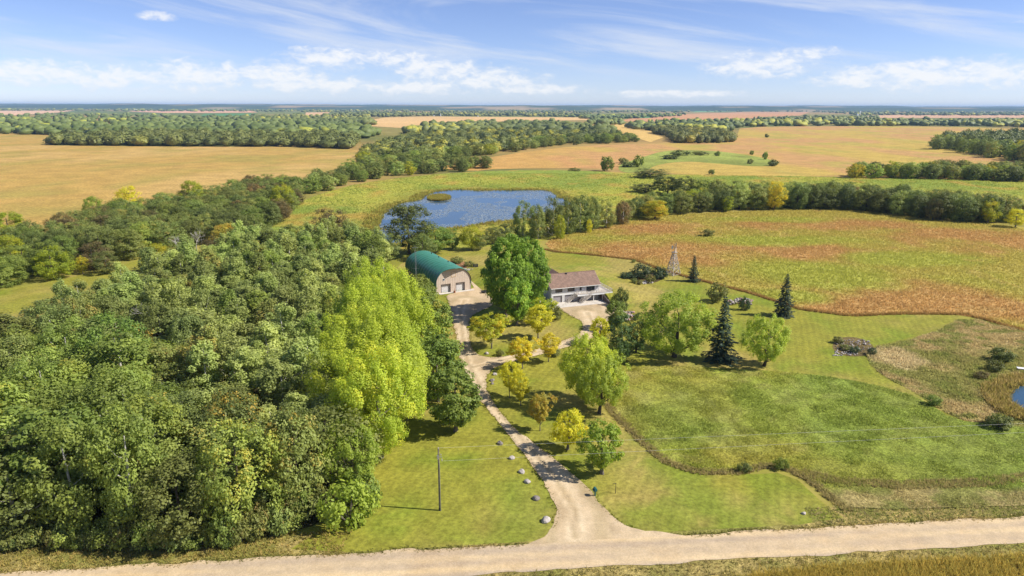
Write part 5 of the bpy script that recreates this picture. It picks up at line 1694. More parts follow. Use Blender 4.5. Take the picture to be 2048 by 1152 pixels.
BROAD = [broad(11), broad(12, H=13, R=6.2, tm=0.38), broad(13, H=15, R=5.4, n=130), broad(14, H=12.5, R=5.0, n=100, lump=0.5)]
LOW = [broad(15, base=0.02, a=0.22, n=140, lump=0.5), broad(16, H=13, R=6.0, base=0.02, a=0.22, tm=0.5, n=140, lump=0.55), broad(17, H=14, R=5.2, base=0.02, a=0.25, tm=0.36, n=130, lump=0.5), broad(18, H=12, R=5.4, base=0.02, a=0.2, tm=0.55, n=130, lump=0.6)]
SPARSE = [broad(21, H=13, R=5.4, n=95, nl=48, leaf=0.22, lump=0.5, limbs=18, rnd=0.8), broad(22, H=14, R=5.0, n=90, nl=46, leaf=0.22, lump=0.55, limbs=18, rnd=0.8)]
ASPEN = [aspen(31), aspen(32, H=17, R=2.8), aspen(33, H=15, R=3.2), aspen(34, H=16, R=3.3, n=65)]
POPLAR = [poplar(41), poplar(42, H=19, R=7.4), poplar(43, H=20, R=7.0, n=210)]
WILLOW = [willow(51), willow(52, R=6.6), willow(53, H=12, R=5.4)]
LOCUST = [locust(61), locust(62, R=4.3, n=140), locust(63, H=7.5, R=3.2, n=120)]
MAPLE = [broad(71, H=16, R=6.5, n=290, nl=70, leaf=0.24, base=0.14, cr=(0.8, 1.4), lump=0.25, inner=0.4), broad(72, H=9, R=3.9, n=110, nl=60, leaf=0.22, base=0.15, cr=(0.6, 1.1), lump=0.3), broad(73, H=8, R=4.0, n=95, nl=55, leaf=0.2, base=0.2, cr=(0.5, 1.0), lump=0.45, limbs=12)]
ASH = [broad(81, H=13, R=4.6, n=130, nl=65, leaf=0.24, base=0.14, cr=(0.7, 1.3), lump=0.35), broad(82, H=13.5, R=4.3, n=125, nl=65, leaf=0.24, base=0.12, cr=(0.7, 1.3), lump=0.35)]
SPRUCE = [spruce(91), spruce(92, H=14, R=3.9)]
PINE = [broad(95, H=11, R=3.6, n=110, nl=70, leaf=0.24, base=0.06, tm=0.28, cr=(0.6, 1.1), lump=0.35, flat_z=0.6, slim=0.25)]
SHRUB = [shrub(101), shrub(102, H=2.4, R=2.6), shrub(103, H=2.8, R=1.9)]

L = lambda *a, **k: leaf_mat(*a, **k)
LM = {
    'oak': L('oak_leaf', (0.116, 0.152, 0.037), (0.248, 0.293, 0.074), (0.314, 0.241, 0.069), 0.05, 0.28, 0.35, hue=0.012),
    'olive': L('olive_leaf', (0.146, 0.174, 0.038), (0.295, 0.319, 0.080), (0.368, 0.283, 0.064), 0.10, 0.3, 0.32, hue=0.012),
    'brown': L('brown_oak_leaf', (0.130, 0.112, 0.038), (0.235, 0.195, 0.070), (0.31, 0.22, 0.06), 0.15, 0.3, 0.2),
    'aspen': L('aspen_leaf', (0.213, 0.263, 0.067), (0.431, 0.482, 0.140), None, 0, 0.32, 0.32, hue=0.012),
    'green': L('green_leaf', (0.149, 0.202, 0.038), (0.341, 0.404, 0.082), (0.423, 0.386, 0.060), 0.04, 0.36, 0.28, hue=0.012),
    'ash': L('ash_leaf', (0.131, 0.193, 0.035), (0.306, 0.372, 0.068), (0.507, 0.414, 0.068), 0.05, 0.36, 0.12),
    'lime': L('lime_leaf', (0.330, 0.410, 0.040), (0.550, 0.600, 0.066), (0.64, 0.60, 0.06), 0.10, 0.42, 0.07, hue=0.006),
    'willow': L('willow_leaf', (0.260, 0.340, 0.044), (0.450, 0.520, 0.075), None, 0, 0.40, 0.10, hue=0.006),
    'yellow': L('yellow_leaf', (0.453, 0.453, 0.031), (0.731, 0.659, 0.052), (0.680, 0.536, 0.052), 0.06, 0.42, 0.06, hue=0.005),
    'gold': L('gold_leaf', (0.500, 0.440, 0.035), (0.740, 0.610, 0.050), (0.64, 0.43, 0.04), 0.07, 0.42, 0.06, hue=0.004),
    'yellowgreen': L('yellow_green_leaf', (0.240, 0.290, 0.025), (0.500, 0.490, 0.040), (0.575, 0.47, 0.034), 0.2, 0.40, 0.10),
    'orange': L('orange_leaf', (0.330, 0.290, 0.050), (0.580, 0.470, 0.080), (0.56, 0.31, 0.05), 0.22, 0.38, 0.05, hue=0.005),
    'maple': L('maple_leaf', (0.124, 0.222, 0.029), (0.333, 0.489, 0.057), (0.559, 0.604, 0.060), 0.10, 0.40, 0.08),
    'fresh': L('fresh_leaf', (0.190, 0.275, 0.035), (0.380, 0.470, 0.060), (0.58, 0.50, 0.05), 0.12, 0.40, 0.08, hue=0.006),
    'ochre': L('ochre_patched_leaf', (0.110, 0.140, 0.034), (0.225, 0.260, 0.066), (0.52, 0.36, 0.06), 0.20, 0.30, 0.05, hue=0.006),
    'spruce': L('spruce_needles', (0.026, 0.050, 0.029), (0.084, 0.122, 0.066), None, 0, 0.1, 0.12, 0.5),
    'pine': L('pine_needles', (0.057, 0.098, 0.024), (0.161, 0.216, 0.048), None, 0, 0.15, 0.1, 0.5),
    'juniper': L('juniper_needles', (0.042, 0.074, 0.030), (0.112, 0.150, 0.062), (0.256, 0.224, 0.080), 0.1, 0.2, 0.2, 0.5),
    'shrub': L('shrub_leaf', (0.121, 0.141, 0.035), (0.248, 0.264, 0.073), (0.312, 0.231, 0.066), 0.1, 0.3, 0.2),
}
BARK = simple_mat('grey_bark', (0.15, 0.125, 0.10), 0.9, 0.3, 3.0)
BARKW = simple_mat('pale_bark', (0.50, 0.47, 0.41), 0.85, 0.3, 2.0)
BARKD = simple_mat('dark_bark', (0.07, 0.055, 0.045), 0.9, 0.3, 3.0)

N_TREES = [0]
def plant(name, proto, x, y, h, rad, leafm, label, cat, group, bark=None, z=None, rot=None, whole=False):
    """one tree or shrub: an Empty at its foot with trunk and crown under it (far ones are one mesh)"""
    z = gz(x, y) if z is None else z
    rot = RNG.uniform(0, 6.28) if rot is None else rot
    sx = rad / proto.R; sz = h / proto.H
    bark = bark or BARK
    N_TREES[0] += 1
    if whole:
        o = link(name, proto.whole)
        for i, m_ in enumerate((leafm, bark)):
            o.material_slots[i].link = 'OBJECT'; o.material_slots[i].material = m_
        o.location = (x, y, z); o.rotation_euler = (0, 0, rot); o.scale = (sx, sx, sz)
        tag(o, label, cat, group)
        return o
    e = empty(name, (x, y, z), rot, (sx, sx, sz))
    tag(e, label, cat, group)
    for nm, me, m_ in (('trunk' if cat == 'tree' else 'stems', proto.trunk, bark), ('crown' if cat == 'tree' else 'foliage', proto.crown, leafm)):
        o = link(nm, me, e)
        o.material_slots[0].link = 'OBJECT'; o.material_slots[0].material = m_
    return e

def plant_px(name, proto, bx, by, top, wpx, leafm, label, group=None, cat='tree', bark=None, rot=None, whole=False):
    x, y, _ = P(bx, by)
    z = gz(x, y)
    if z > 0.05:
        for _ in range(5):
            x, y, _ = P(bx, by, z); z = gz(x, y)
    h = height_to(x, y, top, z)
    return plant(name, proto, x, y, h, 0.92 * wpx / 2 * px_size(x, y, z + h / 2), leafm, label, cat, group, bark, z, rot, whole)

# ---------------------------------------------------------------- trees of the yard, one by one
PP = plant_px
# smallest to largest spruce
PP('spruce_tree', SPRUCE[0], 1386, 563, 509, 31, LM['spruce'], 'smallest dark spruce, beside the windmill tower', bark=BARKD)
PP('spruce_tree', SPRUCE[1], 1567, 632, 546, 56, LM['spruce'], 'dark spruce by the prairie edge with bare lower trunk', bark=BARKD)
PP('spruce_tree', SPRUCE[0], 1441, 722, 588, 78, LM['spruce'], 'tallest dark spruce between the two big willows', bark=BARKD)
PP('pine_tree', PINE[0], 1240, 724, 632, 66, LM['pine'], 'dark bushy pine left of the largest willow', bark=BARKD)
PP('pine_tree', PINE[0], 1272, 705, 628, 46, LM['pine'], 'dark pine half hidden behind the largest willow', bark=BARKD)
PP('willow_tree', WILLOW[1], 1348, 714, 586, 178, LM['willow'], 'largest round willow, left of the tallest spruce', bark=BARKD)
PP('willow_tree', WILLOW[0], 1528, 732, 628, 104, LM['willow'], 'pale green willow alone right of the tallest spruce', bark=BARKD)
PP('willow_tree', WILLOW[2], 1174, 806, 668, 124, LM['lime'], 'lime green willow, rear of the pair by the drive', bark=BARKD)
PP('willow_tree', WILLOW[0], 1198, 827, 700, 116, LM['willow'], 'light green willow with dark trunk, front of the pair by the drive', bark=BARKD)
PP('maple_tree', MAPLE[0], 1012, 634, 474, 104, LM['maple'], 'big dense green maple between barn and house, left half of the pair')
PP('maple_tree', MAPLE[0], 1058, 622, 482, 92, LM['maple'], 'big bright green maple touching the house roof', rot=2.0)
PP('maple_tree', MAPLE[1], 1034, 650, 556, 66, LM['maple'], 'smaller round green maple in front of the big pair')
PP('honey_locust', LOCUST[1], 1082, 648, 596, 62, LM['yellowgreen'], 'olive-yellow small tree beside the rock garden wall')
PP('honey_locust', LOCUST[0], 983, 697, 630, 90, LM['yellowgreen'], 'wide yellow-green tree on the island left of the loop drive')
PP('honey_locust', LOCUST[2], 1076, 677, 612, 66, LM['yellow'], 'yellow tree in the middle of the loop drive lawn')
PP('honey_locust', LOCUST[1], 1045, 737, 676, 76, LM['gold'], 'golden airy tree at the edge of the loop drive')
PP('honey_locust', LOCUST[2], 1097, 724, 668, 48, LM['gold'], 'slim golden tree right of the wider golden one')
PP('honey_locust', LOCUST[0], 1019, 795, 724, 52, LM['yellow'], 'bright yellow tree beside the dark boulders')
PP('honey_locust', LOCUST[2], 1041, 812, 752, 46, LM['yellow'], 'thin-stemmed yellow tree just right of the bright yellow one')
PP('honey_locust', MAPLE[2], 1200, 690, 636, 47, LM['yellow'], 'small round yellow tree at the end of the house drive', bark=BARKD)
PP('sumac_tree', LOCUST[1], 1080, 862, 788, 62, LM['orange'], 'orange-tinged many-stemmed small tree by the drive')
PP('ash_tree', MAPLE[2], 1135, 899, 823, 78, LM['yellow'], 'young yellow tree right of the drive near the road')
PP('ash_tree', MAPLE[2], 1204, 948, 848, 104, LM['fresh'], 'young bright green tree nearest the mailbox', rot=2.2)
PP('ash_tree', MAPLE[1], 1229, 660, 602, 46, LM['green'], 'small green tree at the corner of the gravel by the rock pile')
# driveway row
for i, (bx, by, tp, w, lab) in enumerate([(911, 862, 735, 124, 'nearest green ash of the row left of the drive'), (876, 803, 672, 108, 'second green ash of the drive row from the road'),
                                          (866, 750, 628, 100, 'third green ash of the drive row from the road'), (858, 706, 592, 92, 'fourth green ash of the drive row from the road'),
                                          (850, 674, 566, 80, 'fifth green ash of the drive row from the road'), (840, 644, 548, 66, 'last green ash of the drive row, beside the aerial mast')]):
    PP('ash_tree', ASH[i % 2], bx, by, tp, w, LM['ash'], lab, 'green ashes along the drive', rot=i * 1.3)
# tall lime poplars
for i, (bx, by, tp, w, lab) in enumerate([(762, 915, 690, 190, 'nearest tall lime-yellow poplar, at the lawn edge'), (716, 880, 668, 180, 'tall lime poplar on the left of the nearest one'), (780, 838, 622, 180, 'second tall lime-yellow poplar of the row'),
                                          (722, 800, 610, 170, 'tall lime poplar leaning over the dark wood'), (790, 770, 576, 165, 'third tall lime-yellow poplar of the row'), (735, 740, 560, 150, 'fourth lime poplar, left side of the row'),
                                          (790, 710, 540, 140, 'fifth tall lime-yellow poplar of the row'), (756, 668, 515, 125, 'farthest lime-yellow poplar of the row, highest in view')]):
    PP('poplar_tree', POPLAR[i % 3], bx, by, tp, w, LM['lime'], lab, 'lime poplars left of the drive', rot=[0.0, 0.4, -0.3][i % 3])
PP('willow_shrub', SHRUB[0], 700, 1050, 972, 120, LM['willow'], 'light green willow bush at the wood corner on the lawn', cat='bush')
PP('willow_shrub', SHRUB[2], 735, 1010, 950, 60, LM['green'], 'grey-green bush behind the light willow bush', cat='bush')
PP('willow_tree', WILLOW[2], 705, 985, 845, 130, LM['willow'], 'light green tree at the front corner of the wood')
# shrubs of the garden
for i, (bx, by, tp, w, m_, lab) in enumerate([(1282, 556, 530, 44, 'juniper', 'tallest dark juniper in the bed left of the windmill tower'), (1318, 558, 535, 36, 'juniper', 'rounded dark shrub nearest the windmill tower'), (1254, 557, 545, 30, 'juniper', 'low dark juniper at the left end of the bed'),
                                              (1300, 565, 551, 20, 'shrub', 'blue-green small shrub behind the white rocks'), (1268, 566, 557, 16, 'shrub', 'small tan shrub at the front of the juniper bed'), (1279, 569, 560, 14, 'shrub', 'tiny rounded shrub at the front of the juniper bed'),
                                              (1434, 603, 569, 44, 'shrub', 'round grey-green shrub behind the tallest spruce'), (1488, 620, 596, 24, 'juniper', 'small dark bush against the rock pile'), (1416, 472, 459, 26, 'shrub', 'lone dark bush out in the prairie'),
                                              (1709, 706, 694, 22, 'juniper', 'dark low shrub at the front of the round rock garden'), (1744, 710, 696, 22, 'juniper', 'dark shrub at the right end of the round rock garden'), (1676, 686, 674, 22, 'shrub', 'dry shrub at the back of the round rock garden'),
                                              (1690, 700, 690, 26, 'shrub', 'yellowish low plant in the middle of the rock garden'), (1267, 525, 519, 10, 'shrub', 'tiny bush at the lawn edge behind the juniper bed'),
                                              (2002, 722, 698, 46, 'olive', 'big olive bush in the dry grass near the dock'), (1988, 742, 722, 38, 'shrub', 'low green bush in front of the big olive one'), (1962, 757, 744, 34, 'brown', 'reddish low bush left of the small pond'),
                                              (1996, 856, 832, 50, 'olive', 'weedy green bush below the small pond'), (1488, 944, 927, 28, 'shrub', 'dark clump on the curved meadow edge'), (1562, 938, 918, 32, 'green', 'green clump at the bend of the meadow edge'),
                                              (1866, 810, 792, 30, 'green', 'green clump at the far right corner of the meadow'), (1243, 598, 578, 28, 'shrub', 'bush at the top of the retaining wall'), (1232, 612, 590, 26, 'green', 'green bush along the retaining wall'), (1245, 622, 603, 22, 'shrub', 'small bush at the foot of the retaining wall'),
                                              (1113, 640, 616, 30, 'shrub', 'green bush in the rock garden left of the apron'), (1095, 622, 600, 34, 'green', 'bush at the left corner of the house'), (915, 526, 515, 30, 'shrub', 'weedy plants at the back of the garden plot'), (938, 533, 523, 24, 'shrub', 'weedy plants at the right of the garden plot'),
                                              (1000, 712, 700, 20, 'shrub', 'small shrub under the wide yellow-green tree'), (1110, 712, 698, 24, 'shrub', 'low dark shrub beside the loop drive')]):
    PP('garden_shrub', SHRUB[i % 3], bx, by, tp, w, LM[m_], lab, 'garden shrubs', 'bush')

# ---------------------------------------------------------------- woods
def poisson(poly, spacing, tries=40000, rng=None, cap=400, wedge=0.84):
    rng = rng or RNG
    arr = np.array(poly); lo, hi = arr.min(0), arr.max(0)
    cell = spacing
    grid = {}
    out = []
    cand = rng.uniform(lo, hi, (tries, 2))
    ins = in_poly(cand[:, 0], cand[:, 1], poly) & (np.abs(cand[:, 0]) < wedge * cand[:, 1] + 6)
    for p in cand[ins]:
        k = (int(p[0] // cell), int(p[1] // cell))
        ok = True
        for i in (-1, 0, 1):
            for j in (-1, 0, 1):
                for q in grid.get((k[0] + i, k[1] + j), ()):
                    if (q[0] - p[0]) ** 2 + (q[1] - p[1]) ** 2 < spacing * spacing:
                        ok = False; break
        if ok:
            grid.setdefault(k, []).append(p); out.append(p)
            if len(out) >= cap: break
    return np.array(out)

def wood(poly_px, spacing, choose, group, whole=False, cap=400, seed=1, smooth=1):
    rng = np.random.default_rng(seed)
    pts = poisson(px_poly(poly_px, smooth), spacing, rng=rng, cap=cap)
    for (x, y) in pts:
        px, py = proj(x, y, 0)
        name, proto, h, rad, m_, lab, bark = choose(px, py, rng)
        plant(name, proto, x, y, h, rad, LM[m_], lab, 'tree', group, bark, rot=rng.uniform(0, 6.28), whole=whole)
    return len(pts)

def pick(rng, items):
    w = np.array([i[1] for i in items], float)
    return items[int(rng.choice(len(items), p=w / w.sum()))][0]

# the near wood: bright maples at the left front, a dark oak mass at the right front, aspens behind
def near_wood(px, py, rng):
    if py > 960 and px > 330:
        m_ = pick(rng, [('oak', 4), ('olive', 2), ('green', 1.2), ('ochre', 0.4)])
        return ('oak_tree', pick(rng, [(p, 1) for p in BROAD + LOW + SPARSE]), rng.uniform(11, 17.5), rng.uniform(5, 7.0), m_, {'oak': 'dark green oak at the front of the wood by the road', 'olive': 'olive oak at the front of the wood by the road', 'green': 'green-leaved tree among the dark oaks at the wood front', 'ochre': 'oak with a few ochre leaf patches, at the wood front'}[m_], BARKD)
    if py > 780 and px < 340:
        m_ = pick(rng, [('green', 5), ('olive', 1), ('ash', 2)])
        return ('maple_tree', pick(rng, [(p, 1) for p in BROAD + ASH]), rng.uniform(11.5, 19), rng.uniform(5.0, 7.2), m_, {'green': 'bright green tree of the left wood front', 'olive': 'olive tree of the left wood front', 'ash': 'deep green tree of the left wood front'}[m_], BARKW)
    if py > 700 and px < 420:
        m_ = pick(rng, [('oak', 2), ('olive', 2.5), ('aspen', 4), ('ochre', 0.4)])
        return ('oak_tree', pick(rng, [(p, 1) for p in BROAD + SPARSE + ASPEN[:2]]), rng.uniform(10, 17), rng.uniform(4.2, 5.8), m_, {'oak': 'dark oak at the left of the dense wood', 'olive': 'olive-leaved tree at the left of the dense wood', 'aspen': 'grey-green tree at the left of the dense wood', 'ochre': 'ochre-flecked tree at the left of the dense wood'}[m_], BARKW)
    m_ = pick(rng, [('aspen', 8), ('olive', 1.2), ('green', 1)])
    return ('aspen_tree', pick(rng, [(p, 1) for p in ASPEN]), rng.uniform(11.5, 18), rng.uniform(3.2, 4.8), m_, {'aspen': 'grey-green slender aspen in the grove by the lime poplars', 'olive': 'olive slender aspen in the grove by the lime poplars', 'green': 'fresh green slender aspen in the grove by the lime poplars'}[m_], BARKW)
n1 = wood([(-260, 1040), (0, 1072), (200, 1084), (420, 1076), (560, 1050), (640, 1015), (672, 960), (650, 880), (640, 800), (645, 740), (670, 690), (700, 640), (740, 590), (780, 556), (770, 540), (700, 516), (540, 516), (390, 566), (250, 628), (165, 662), (0, 775), (-260, 860)],
          5.7, near_wood, 'trees of the dense wood left of the drive', cap=400, seed=3)
# undergrowth along the wood's front
for i in range(34):
    t = i / 33
    px = -40 + 690 * t; py = 1090 - 4 * math.cos(t * 7) - 55 * max(0, t - 0.72) / 0.28
    PP('undergrowth_bush', SHRUB[i % 3], px + RNG.uniform(-8, 8), py + RNG.uniform(-6, 3), py - RNG.uniform(28, 62), RNG.uniform(50, 80), LM[['shrub', 'oak', 'green', 'olive'][int(RNG.integers(0, 4))]], 'leafy undergrowth bush along the shaded front of the wood', 'undergrowth at the wood front', 'bush')
# oak with ochre leaves showing in the front mass
PP('oak_tree', SPARSE[0], 600, 1010, 812, 130, LM['ochre'], 'oak with ochre leaf patches in the wood front')

# the hedgerow of oaks between the clearing and the golden field
def hedge(px, py, rng):
    m_ = pick(rng, [('oak', 4.5), ('olive', 3), ('brown', 0.7), ('green', 1.5)])
    if px < 170 and py > 525: m_ = pick(rng, [('green', 3), ('yellowgreen', 1)])
    return ('oak_tree', pick(rng, [(p, 1) for p in LOW + BROAD[:2]]), rng.uniform(10, 13), rng.uniform(5.2, 7), m_, {'oak': 'dark oak of the belt below the golden field', 'olive': 'olive oak of the belt below the golden field', 'brown': 'browning oak of the belt below the golden field', 'green': 'light green tree of the belt below the golden field', 'yellowgreen': 'yellow-green tree of the belt at the left edge'}[m_], BARKD)
n2 = wood([(-200, 602), (0, 583), (110, 562), (240, 530), (340, 500), (440, 490), (545, 470), (590, 420), (600, 398), (560, 372), (480, 392), (400, 412), (250, 436), (170, 458), (100, 486), (0, 505), (-200, 535)], 8.2, hedge, 'oak belt below the golden field', seed=5, cap=140)
for (bx, by, tp, w, m_, pr, lab) in [(262, 432, 374, 56, 'yellow', BROAD[0], 'bright yellow tree in the oak belt by the golden field'), (388, 420, 362, 52, 'yellowgreen', BROAD[1], 'rounded yellow-green tree in the oak belt'), (566, 425, 368, 50, 'yellowgreen', BROAD[3], 'yellow-green tree at the right end of the oak belt'),
                                     (20, 480, 424, 60, 'yellowgreen', BROAD[2], 'yellow-lime tree at the left edge by the golden field'), (190, 445, 394, 42, 'maple', BROAD[1], 'deep green round tree at the front of the golden field'), (166, 548, 512, 26, 'yellowgreen', BROAD[3], 'small lime sapling by the clearing'),
                                     (215, 548, 503, 50, 'shrub', BROAD[0], 'rounded grey-green tree by the clearing'), (320, 545, 488, 56, 'yellowgreen', BROAD[1], 'yellow-green tree at the head of the clearing'), (455, 510, 446, 62, 'orange', BROAD[2], 'ochre autumn tree behind the grove'),
                                     (660, 480, 420, 70, 'brown', BROAD[0], 'russet-brown tree at the far edge of the grove'), (430, 530, 475, 50, 'brown', BROAD[3], 'tawny tree behind the grove')]:
    PP('oak_tree' if m_ in ('brown', 'orange') else 'maple_tree', pr, bx, by, tp, w, LM[m_], lab)

# dead silver tree
def dead_tree(bx, by, tp, label, seed):
    r = np.random.default_rng(seed)
    x, y, _ = P(bx, by); h = height_to(x, y, tp)
    mb = MB()
    def grow(p, d, L_, rad, depth):
        q = p + d * L_
        m_ = p + d * L_ * 0.5 + Vector(r.normal(size=3)) * L_ * 0.06
        mb.tube([p, m_, q], [rad, rad * 0.8, rad * 0.55], 5)
        if depth == 0: return
        for _ in range(3 if depth > 1 else 4):
            nd = (d + Vector(r.normal(size=3)) * 0.5 + Vector((0, 0, 0.15))).normalized()
            grow(p + d * L_ * r.uniform(0.55, 1.0), nd, L_ * r.uniform(0.5, 0.75), rad * 0.5, depth - 1)
    t = empty('dead_tree', (x, y, 0)); tag(t, label, 'tree')
    grow(Vector((0, 0, 0)), Vector((0.1, 0, 1)).normalized(), h * 0.42, 0.22, 4)
    mb.build('branches', simple_mat('bleached_wood', (0.55, 0.51, 0.47), 0.9, 0.15), t)
dead_tree(358, 520, 462, 'bare bleached dead tree left of the ochre tree', 3)
dead_tree(545, 800, 668, 'bare grey snag showing among the aspens', 5)
dead_tree(606, 850, 700, 'bare branched snag at the edge of the lime poplars', 6)
dead_tree(172, 800, 640, 'pale bare-topped tree at the left of the wood', 7)
dead_tree(330, 720, 590, 'thin pale snag in the middle of the wood', 8)
dead_tree(394, 508, 448, 'taller bare bleached dead tree beside the ochre tree', 4)

# trees behind the barn and along the pond
GP = 'trees between the barn and the pond'
for (nm, pr, bx, by, tp, w, m_, lab) in [('cottonwood_tree', BROAD[2], 818, 508, 408, 104, 'oak', 'large grey-green cottonwood behind the barn, against the pond'), ('oak_tree', BROAD[0], 772, 520, 470, 70, 'oak', 'dark oak left of the cottonwood behind the barn'), ('oak_tree', BROAD[3], 870, 506, 452, 76, 'ash', 'rounded green tree right of the cottonwood behind the barn'),
                                         ('oak_tree', BROAD[1], 735, 525, 462, 80, 'olive', 'olive tree far left behind the barn'), ('maple_tree', BROAD[0], 905, 498, 458, 36, 'green', 'small green tree behind the garden plot'), ('maple_tree', BROAD[3], 943, 500, 452, 48, 'yellowgreen', 'yellow-green tree behind the garden plot'), ('oak_tree', BROAD[1], 985, 488, 456, 46, 'olive', 'olive bushy tree behind the big maple'),
                                         ('maple_tree', BROAD[3], 960, 500, 466, 34, 'shrub', 'dull green small tree right of the yellow-green one'), ('oak_tree', BROAD[0], 845, 518, 470, 60, 'oak', 'dark tree close behind the barn roof')]:
    PP(nm, pr, bx, by, tp, w, LM[m_], lab, GP)
for i, (bx, by, tp, w, m_) in enumerate([(1046, 478, 402, 44, 'oak'), (1076, 478, 412, 42, 'oak'), (1105, 472, 394, 46, 'oak'), (1135, 468, 398, 44, 'oak'), (1160, 464, 390, 46, 'oak'), (1186, 460, 396, 42, 'oak'), (1212, 456, 400, 38, 'olive'), (1245, 448, 402, 36, 'brown'), (1120, 478, 430, 24, 'yellowgreen'), (1178, 466, 438, 14, 'yellow'), (1010, 480, 446, 40, 'oak')]):
    place_ = ['leftmost', 'second', 'third', 'fourth', 'fifth', 'sixth', 'seventh', 'eighth']
    lab = f'{place_[i]} blue-green cottonwood of the clump right of the pond' if i < 7 else ['brown-grey tree at the right of the pond clump', 'yellow-green sapling in front of the pond clump', 'tiny yellow sapling in front of the pond clump', 'low grey-green tree at the left of the pond clump'][i - 7]
    PP('cottonwood_tree', LOW[i % 4], bx, by, tp, w, LM[m_], lab, 'cottonwoods right of the pond', bark=BARKW)

# the belt beyond the prairie
def belt(px, py, rng):
    m_ = pick(rng, [('oak', 5), ('olive', 2.5), ('aspen', 1.6), ('brown', 0.5)])
    if px < 1420: m_ = pick(rng, [('yellowgreen', 1.3), ('olive', 3), ('green', 2), ('oak', 1.5)])
    return ('oak_tree', pick(rng, [(p, 1) for p in LOW]), rng.uniform(11.5, 15.5) * (0.8 if px < 1420 else 1), rng.uniform(5.2, 7.0) * (0.85 if px < 1420 else 1), m_, {'oak': 'dark oak of the belt beyond the prairie', 'olive': 'olive tree of the belt beyond the prairie', 'aspen': 'grey-green tree of the belt beyond the prairie', 'brown': 'browning tree of the belt beyond the prairie', 'yellowgreen': 'yellow-green tree at the left of the belt beyond the prairie', 'green': 'fresh green tree at the left of the belt beyond the prairie'}[m_], BARKD)
n3 = wood([(1240, 446), (1300, 434), (1400, 424), (1500, 420), (1690, 417), (1770, 427), (1840, 436), (1920, 444), (2020, 446), (2030, 438), (1930, 428), (1840, 422), (1770, 412), (1690, 405), (1500, 406), (1400, 410), (1300, 424), (1240, 436)], 7.6, belt, 'belt of trees beyond the prairie', seed=7, cap=120)
for (bx, by, tp, w, m_, lab) in [(1548, 420, 364, 40, 'gold', 'golden tree in the belt beyond the prairie'), (1452, 424, 392, 26, 'yellowgreen', 'lime tree in the belt beyond the prairie'), (1975, 446, 400, 38, 'yellowgreen', 'yellow-green tree near the right end of the prairie belt'), (2030, 455, 418, 40, 'yellow', 'yellow bush tree at the right edge behind the prairie'),
                                 (1310, 438, 400, 60, 'yellowgreen', 'broad yellow-green tree at the left end of the prairie belt'), (1865, 440, 398, 40, 'brown', 'rusty tree in the right part of the prairie belt'), (1880, 440, 385, 50, 'olive', 'olive tree in the right part of the prairie belt')]:
    PP('maple_tree', BROAD[int(bx) % 4], bx, by, tp, w, LM[m_], lab, 'coloured trees of the prairie belt')
for i, (bx, by, tp, w, m_, lab) in enumerate([(1300, 355, 338, 70, 'shrub', 'long low willow thicket at the marsh edge'), (1290, 384, 368, 60, 'olive', 'low thicket left of the prairie belt'), (1335, 388, 352, 60, 'olive', 'olive tree at the left start of the belt'), (1370, 392, 355, 60, 'olive', 'second olive tree at the left start of the belt'), (1405, 395, 360, 50, 'green', 'green tree at the left start of the belt'),
                                              (1214, 342, 314, 28, 'green', 'round green tree alone at the marsh edge'), (1276, 334, 312, 22, 'ash', 'dark green round tree alone left of the wet hollow'), (1246, 326, 316, 24, 'shrub', 'low bush beside the lone dark round tree'), (1255, 334, 324, 30, 'shrub', 'low thicket below the lone dark round tree'),
                                              (1533, 275, 268, 9, 'oak', 'tiny dark tree alone in the bean field'), (1530, 319, 304, 13, 'ash', 'dark upright bush in the wet hollow'), (1503, 310, 301, 9, 'ash', 'small dark bush left of the upright one'), (1546, 332, 320, 24, 'shrub', 'low bush at the right end of the wet hollow'), (1500, 328, 318, 12, 'shrub', 'bush in the middle of the wet hollow'),
                                              (1423, 349, 339, 13, 'oak', 'small dark bush at the near edge of the bean field'), (1360, 311, 301, 40, 'shrub', 'long bush along the far side of the wet hollow'), (1400, 310, 303, 40, 'olive', 'second long bush along the far side of the wet hollow'), (1340, 318, 310, 36, 'shrub', 'low bush at the left of the wet hollow'), (1435, 312, 303, 14, 'green', 'green bush in the wet hollow'),
                                              (1150, 342, 336, 26, 'shrub', 'low green bush in the far marsh')]):
    PP('field_bush', SHRUB[i % 3] if w < 45 else BROAD[i % 4], bx, by, tp, w, LM[m_], lab, 'bushes of marsh and bean field', 'bush', whole=True)

# woods of the middle distance: each tree still stands alone
def mid(labels, hh=(9, 14), rr=(5.5, 8), ycol=0.8):
    def f(px, py, rng):
        m_ = pick(rng, [('oak', 3), ('olive', 3), ('green', 2.2), ('yellowgreen', ycol), ('aspen', 1.5)])
        return ('woodland_tree', pick(rng, [(p, 1) for p in LOW]), rng.uniform(*hh), rng.uniform(*rr), m_, {'oak': 'dark', 'olive': 'olive', 'green': 'mid green', 'yellowgreen': 'yellow-green', 'aspen': 'grey-green'}[m_] + ' tree ' + labels, BARKD)
    return f
n4 = wood([(600, 396), (640, 386), (720, 364), (800, 352), (880, 346), (975, 342), (985, 334), (930, 328), (870, 332), (880, 322), (820, 312), (740, 322), (700, 345), (620, 372), (585, 385)], 8.5, mid('between golden field and marsh', (9, 13), (4.8, 6.5)), 'trees on the bank behind the marsh', whole=True, cap=110, seed=11)
n5 = wood([(800, 338), (870, 328), (900, 324), (985, 312), (1050, 302), (1150, 290), (1288, 285), (1270, 279), (1150, 282), (1050, 290), (985, 300), (900, 310), (830, 318), (760, 318), (715, 332), (740, 345)], 11.5, mid('at the near edge of the marsh wood', (11, 16), (6.5, 9)), 'near edge of the wood beyond the marsh', whole=True, cap=90, seed=12)
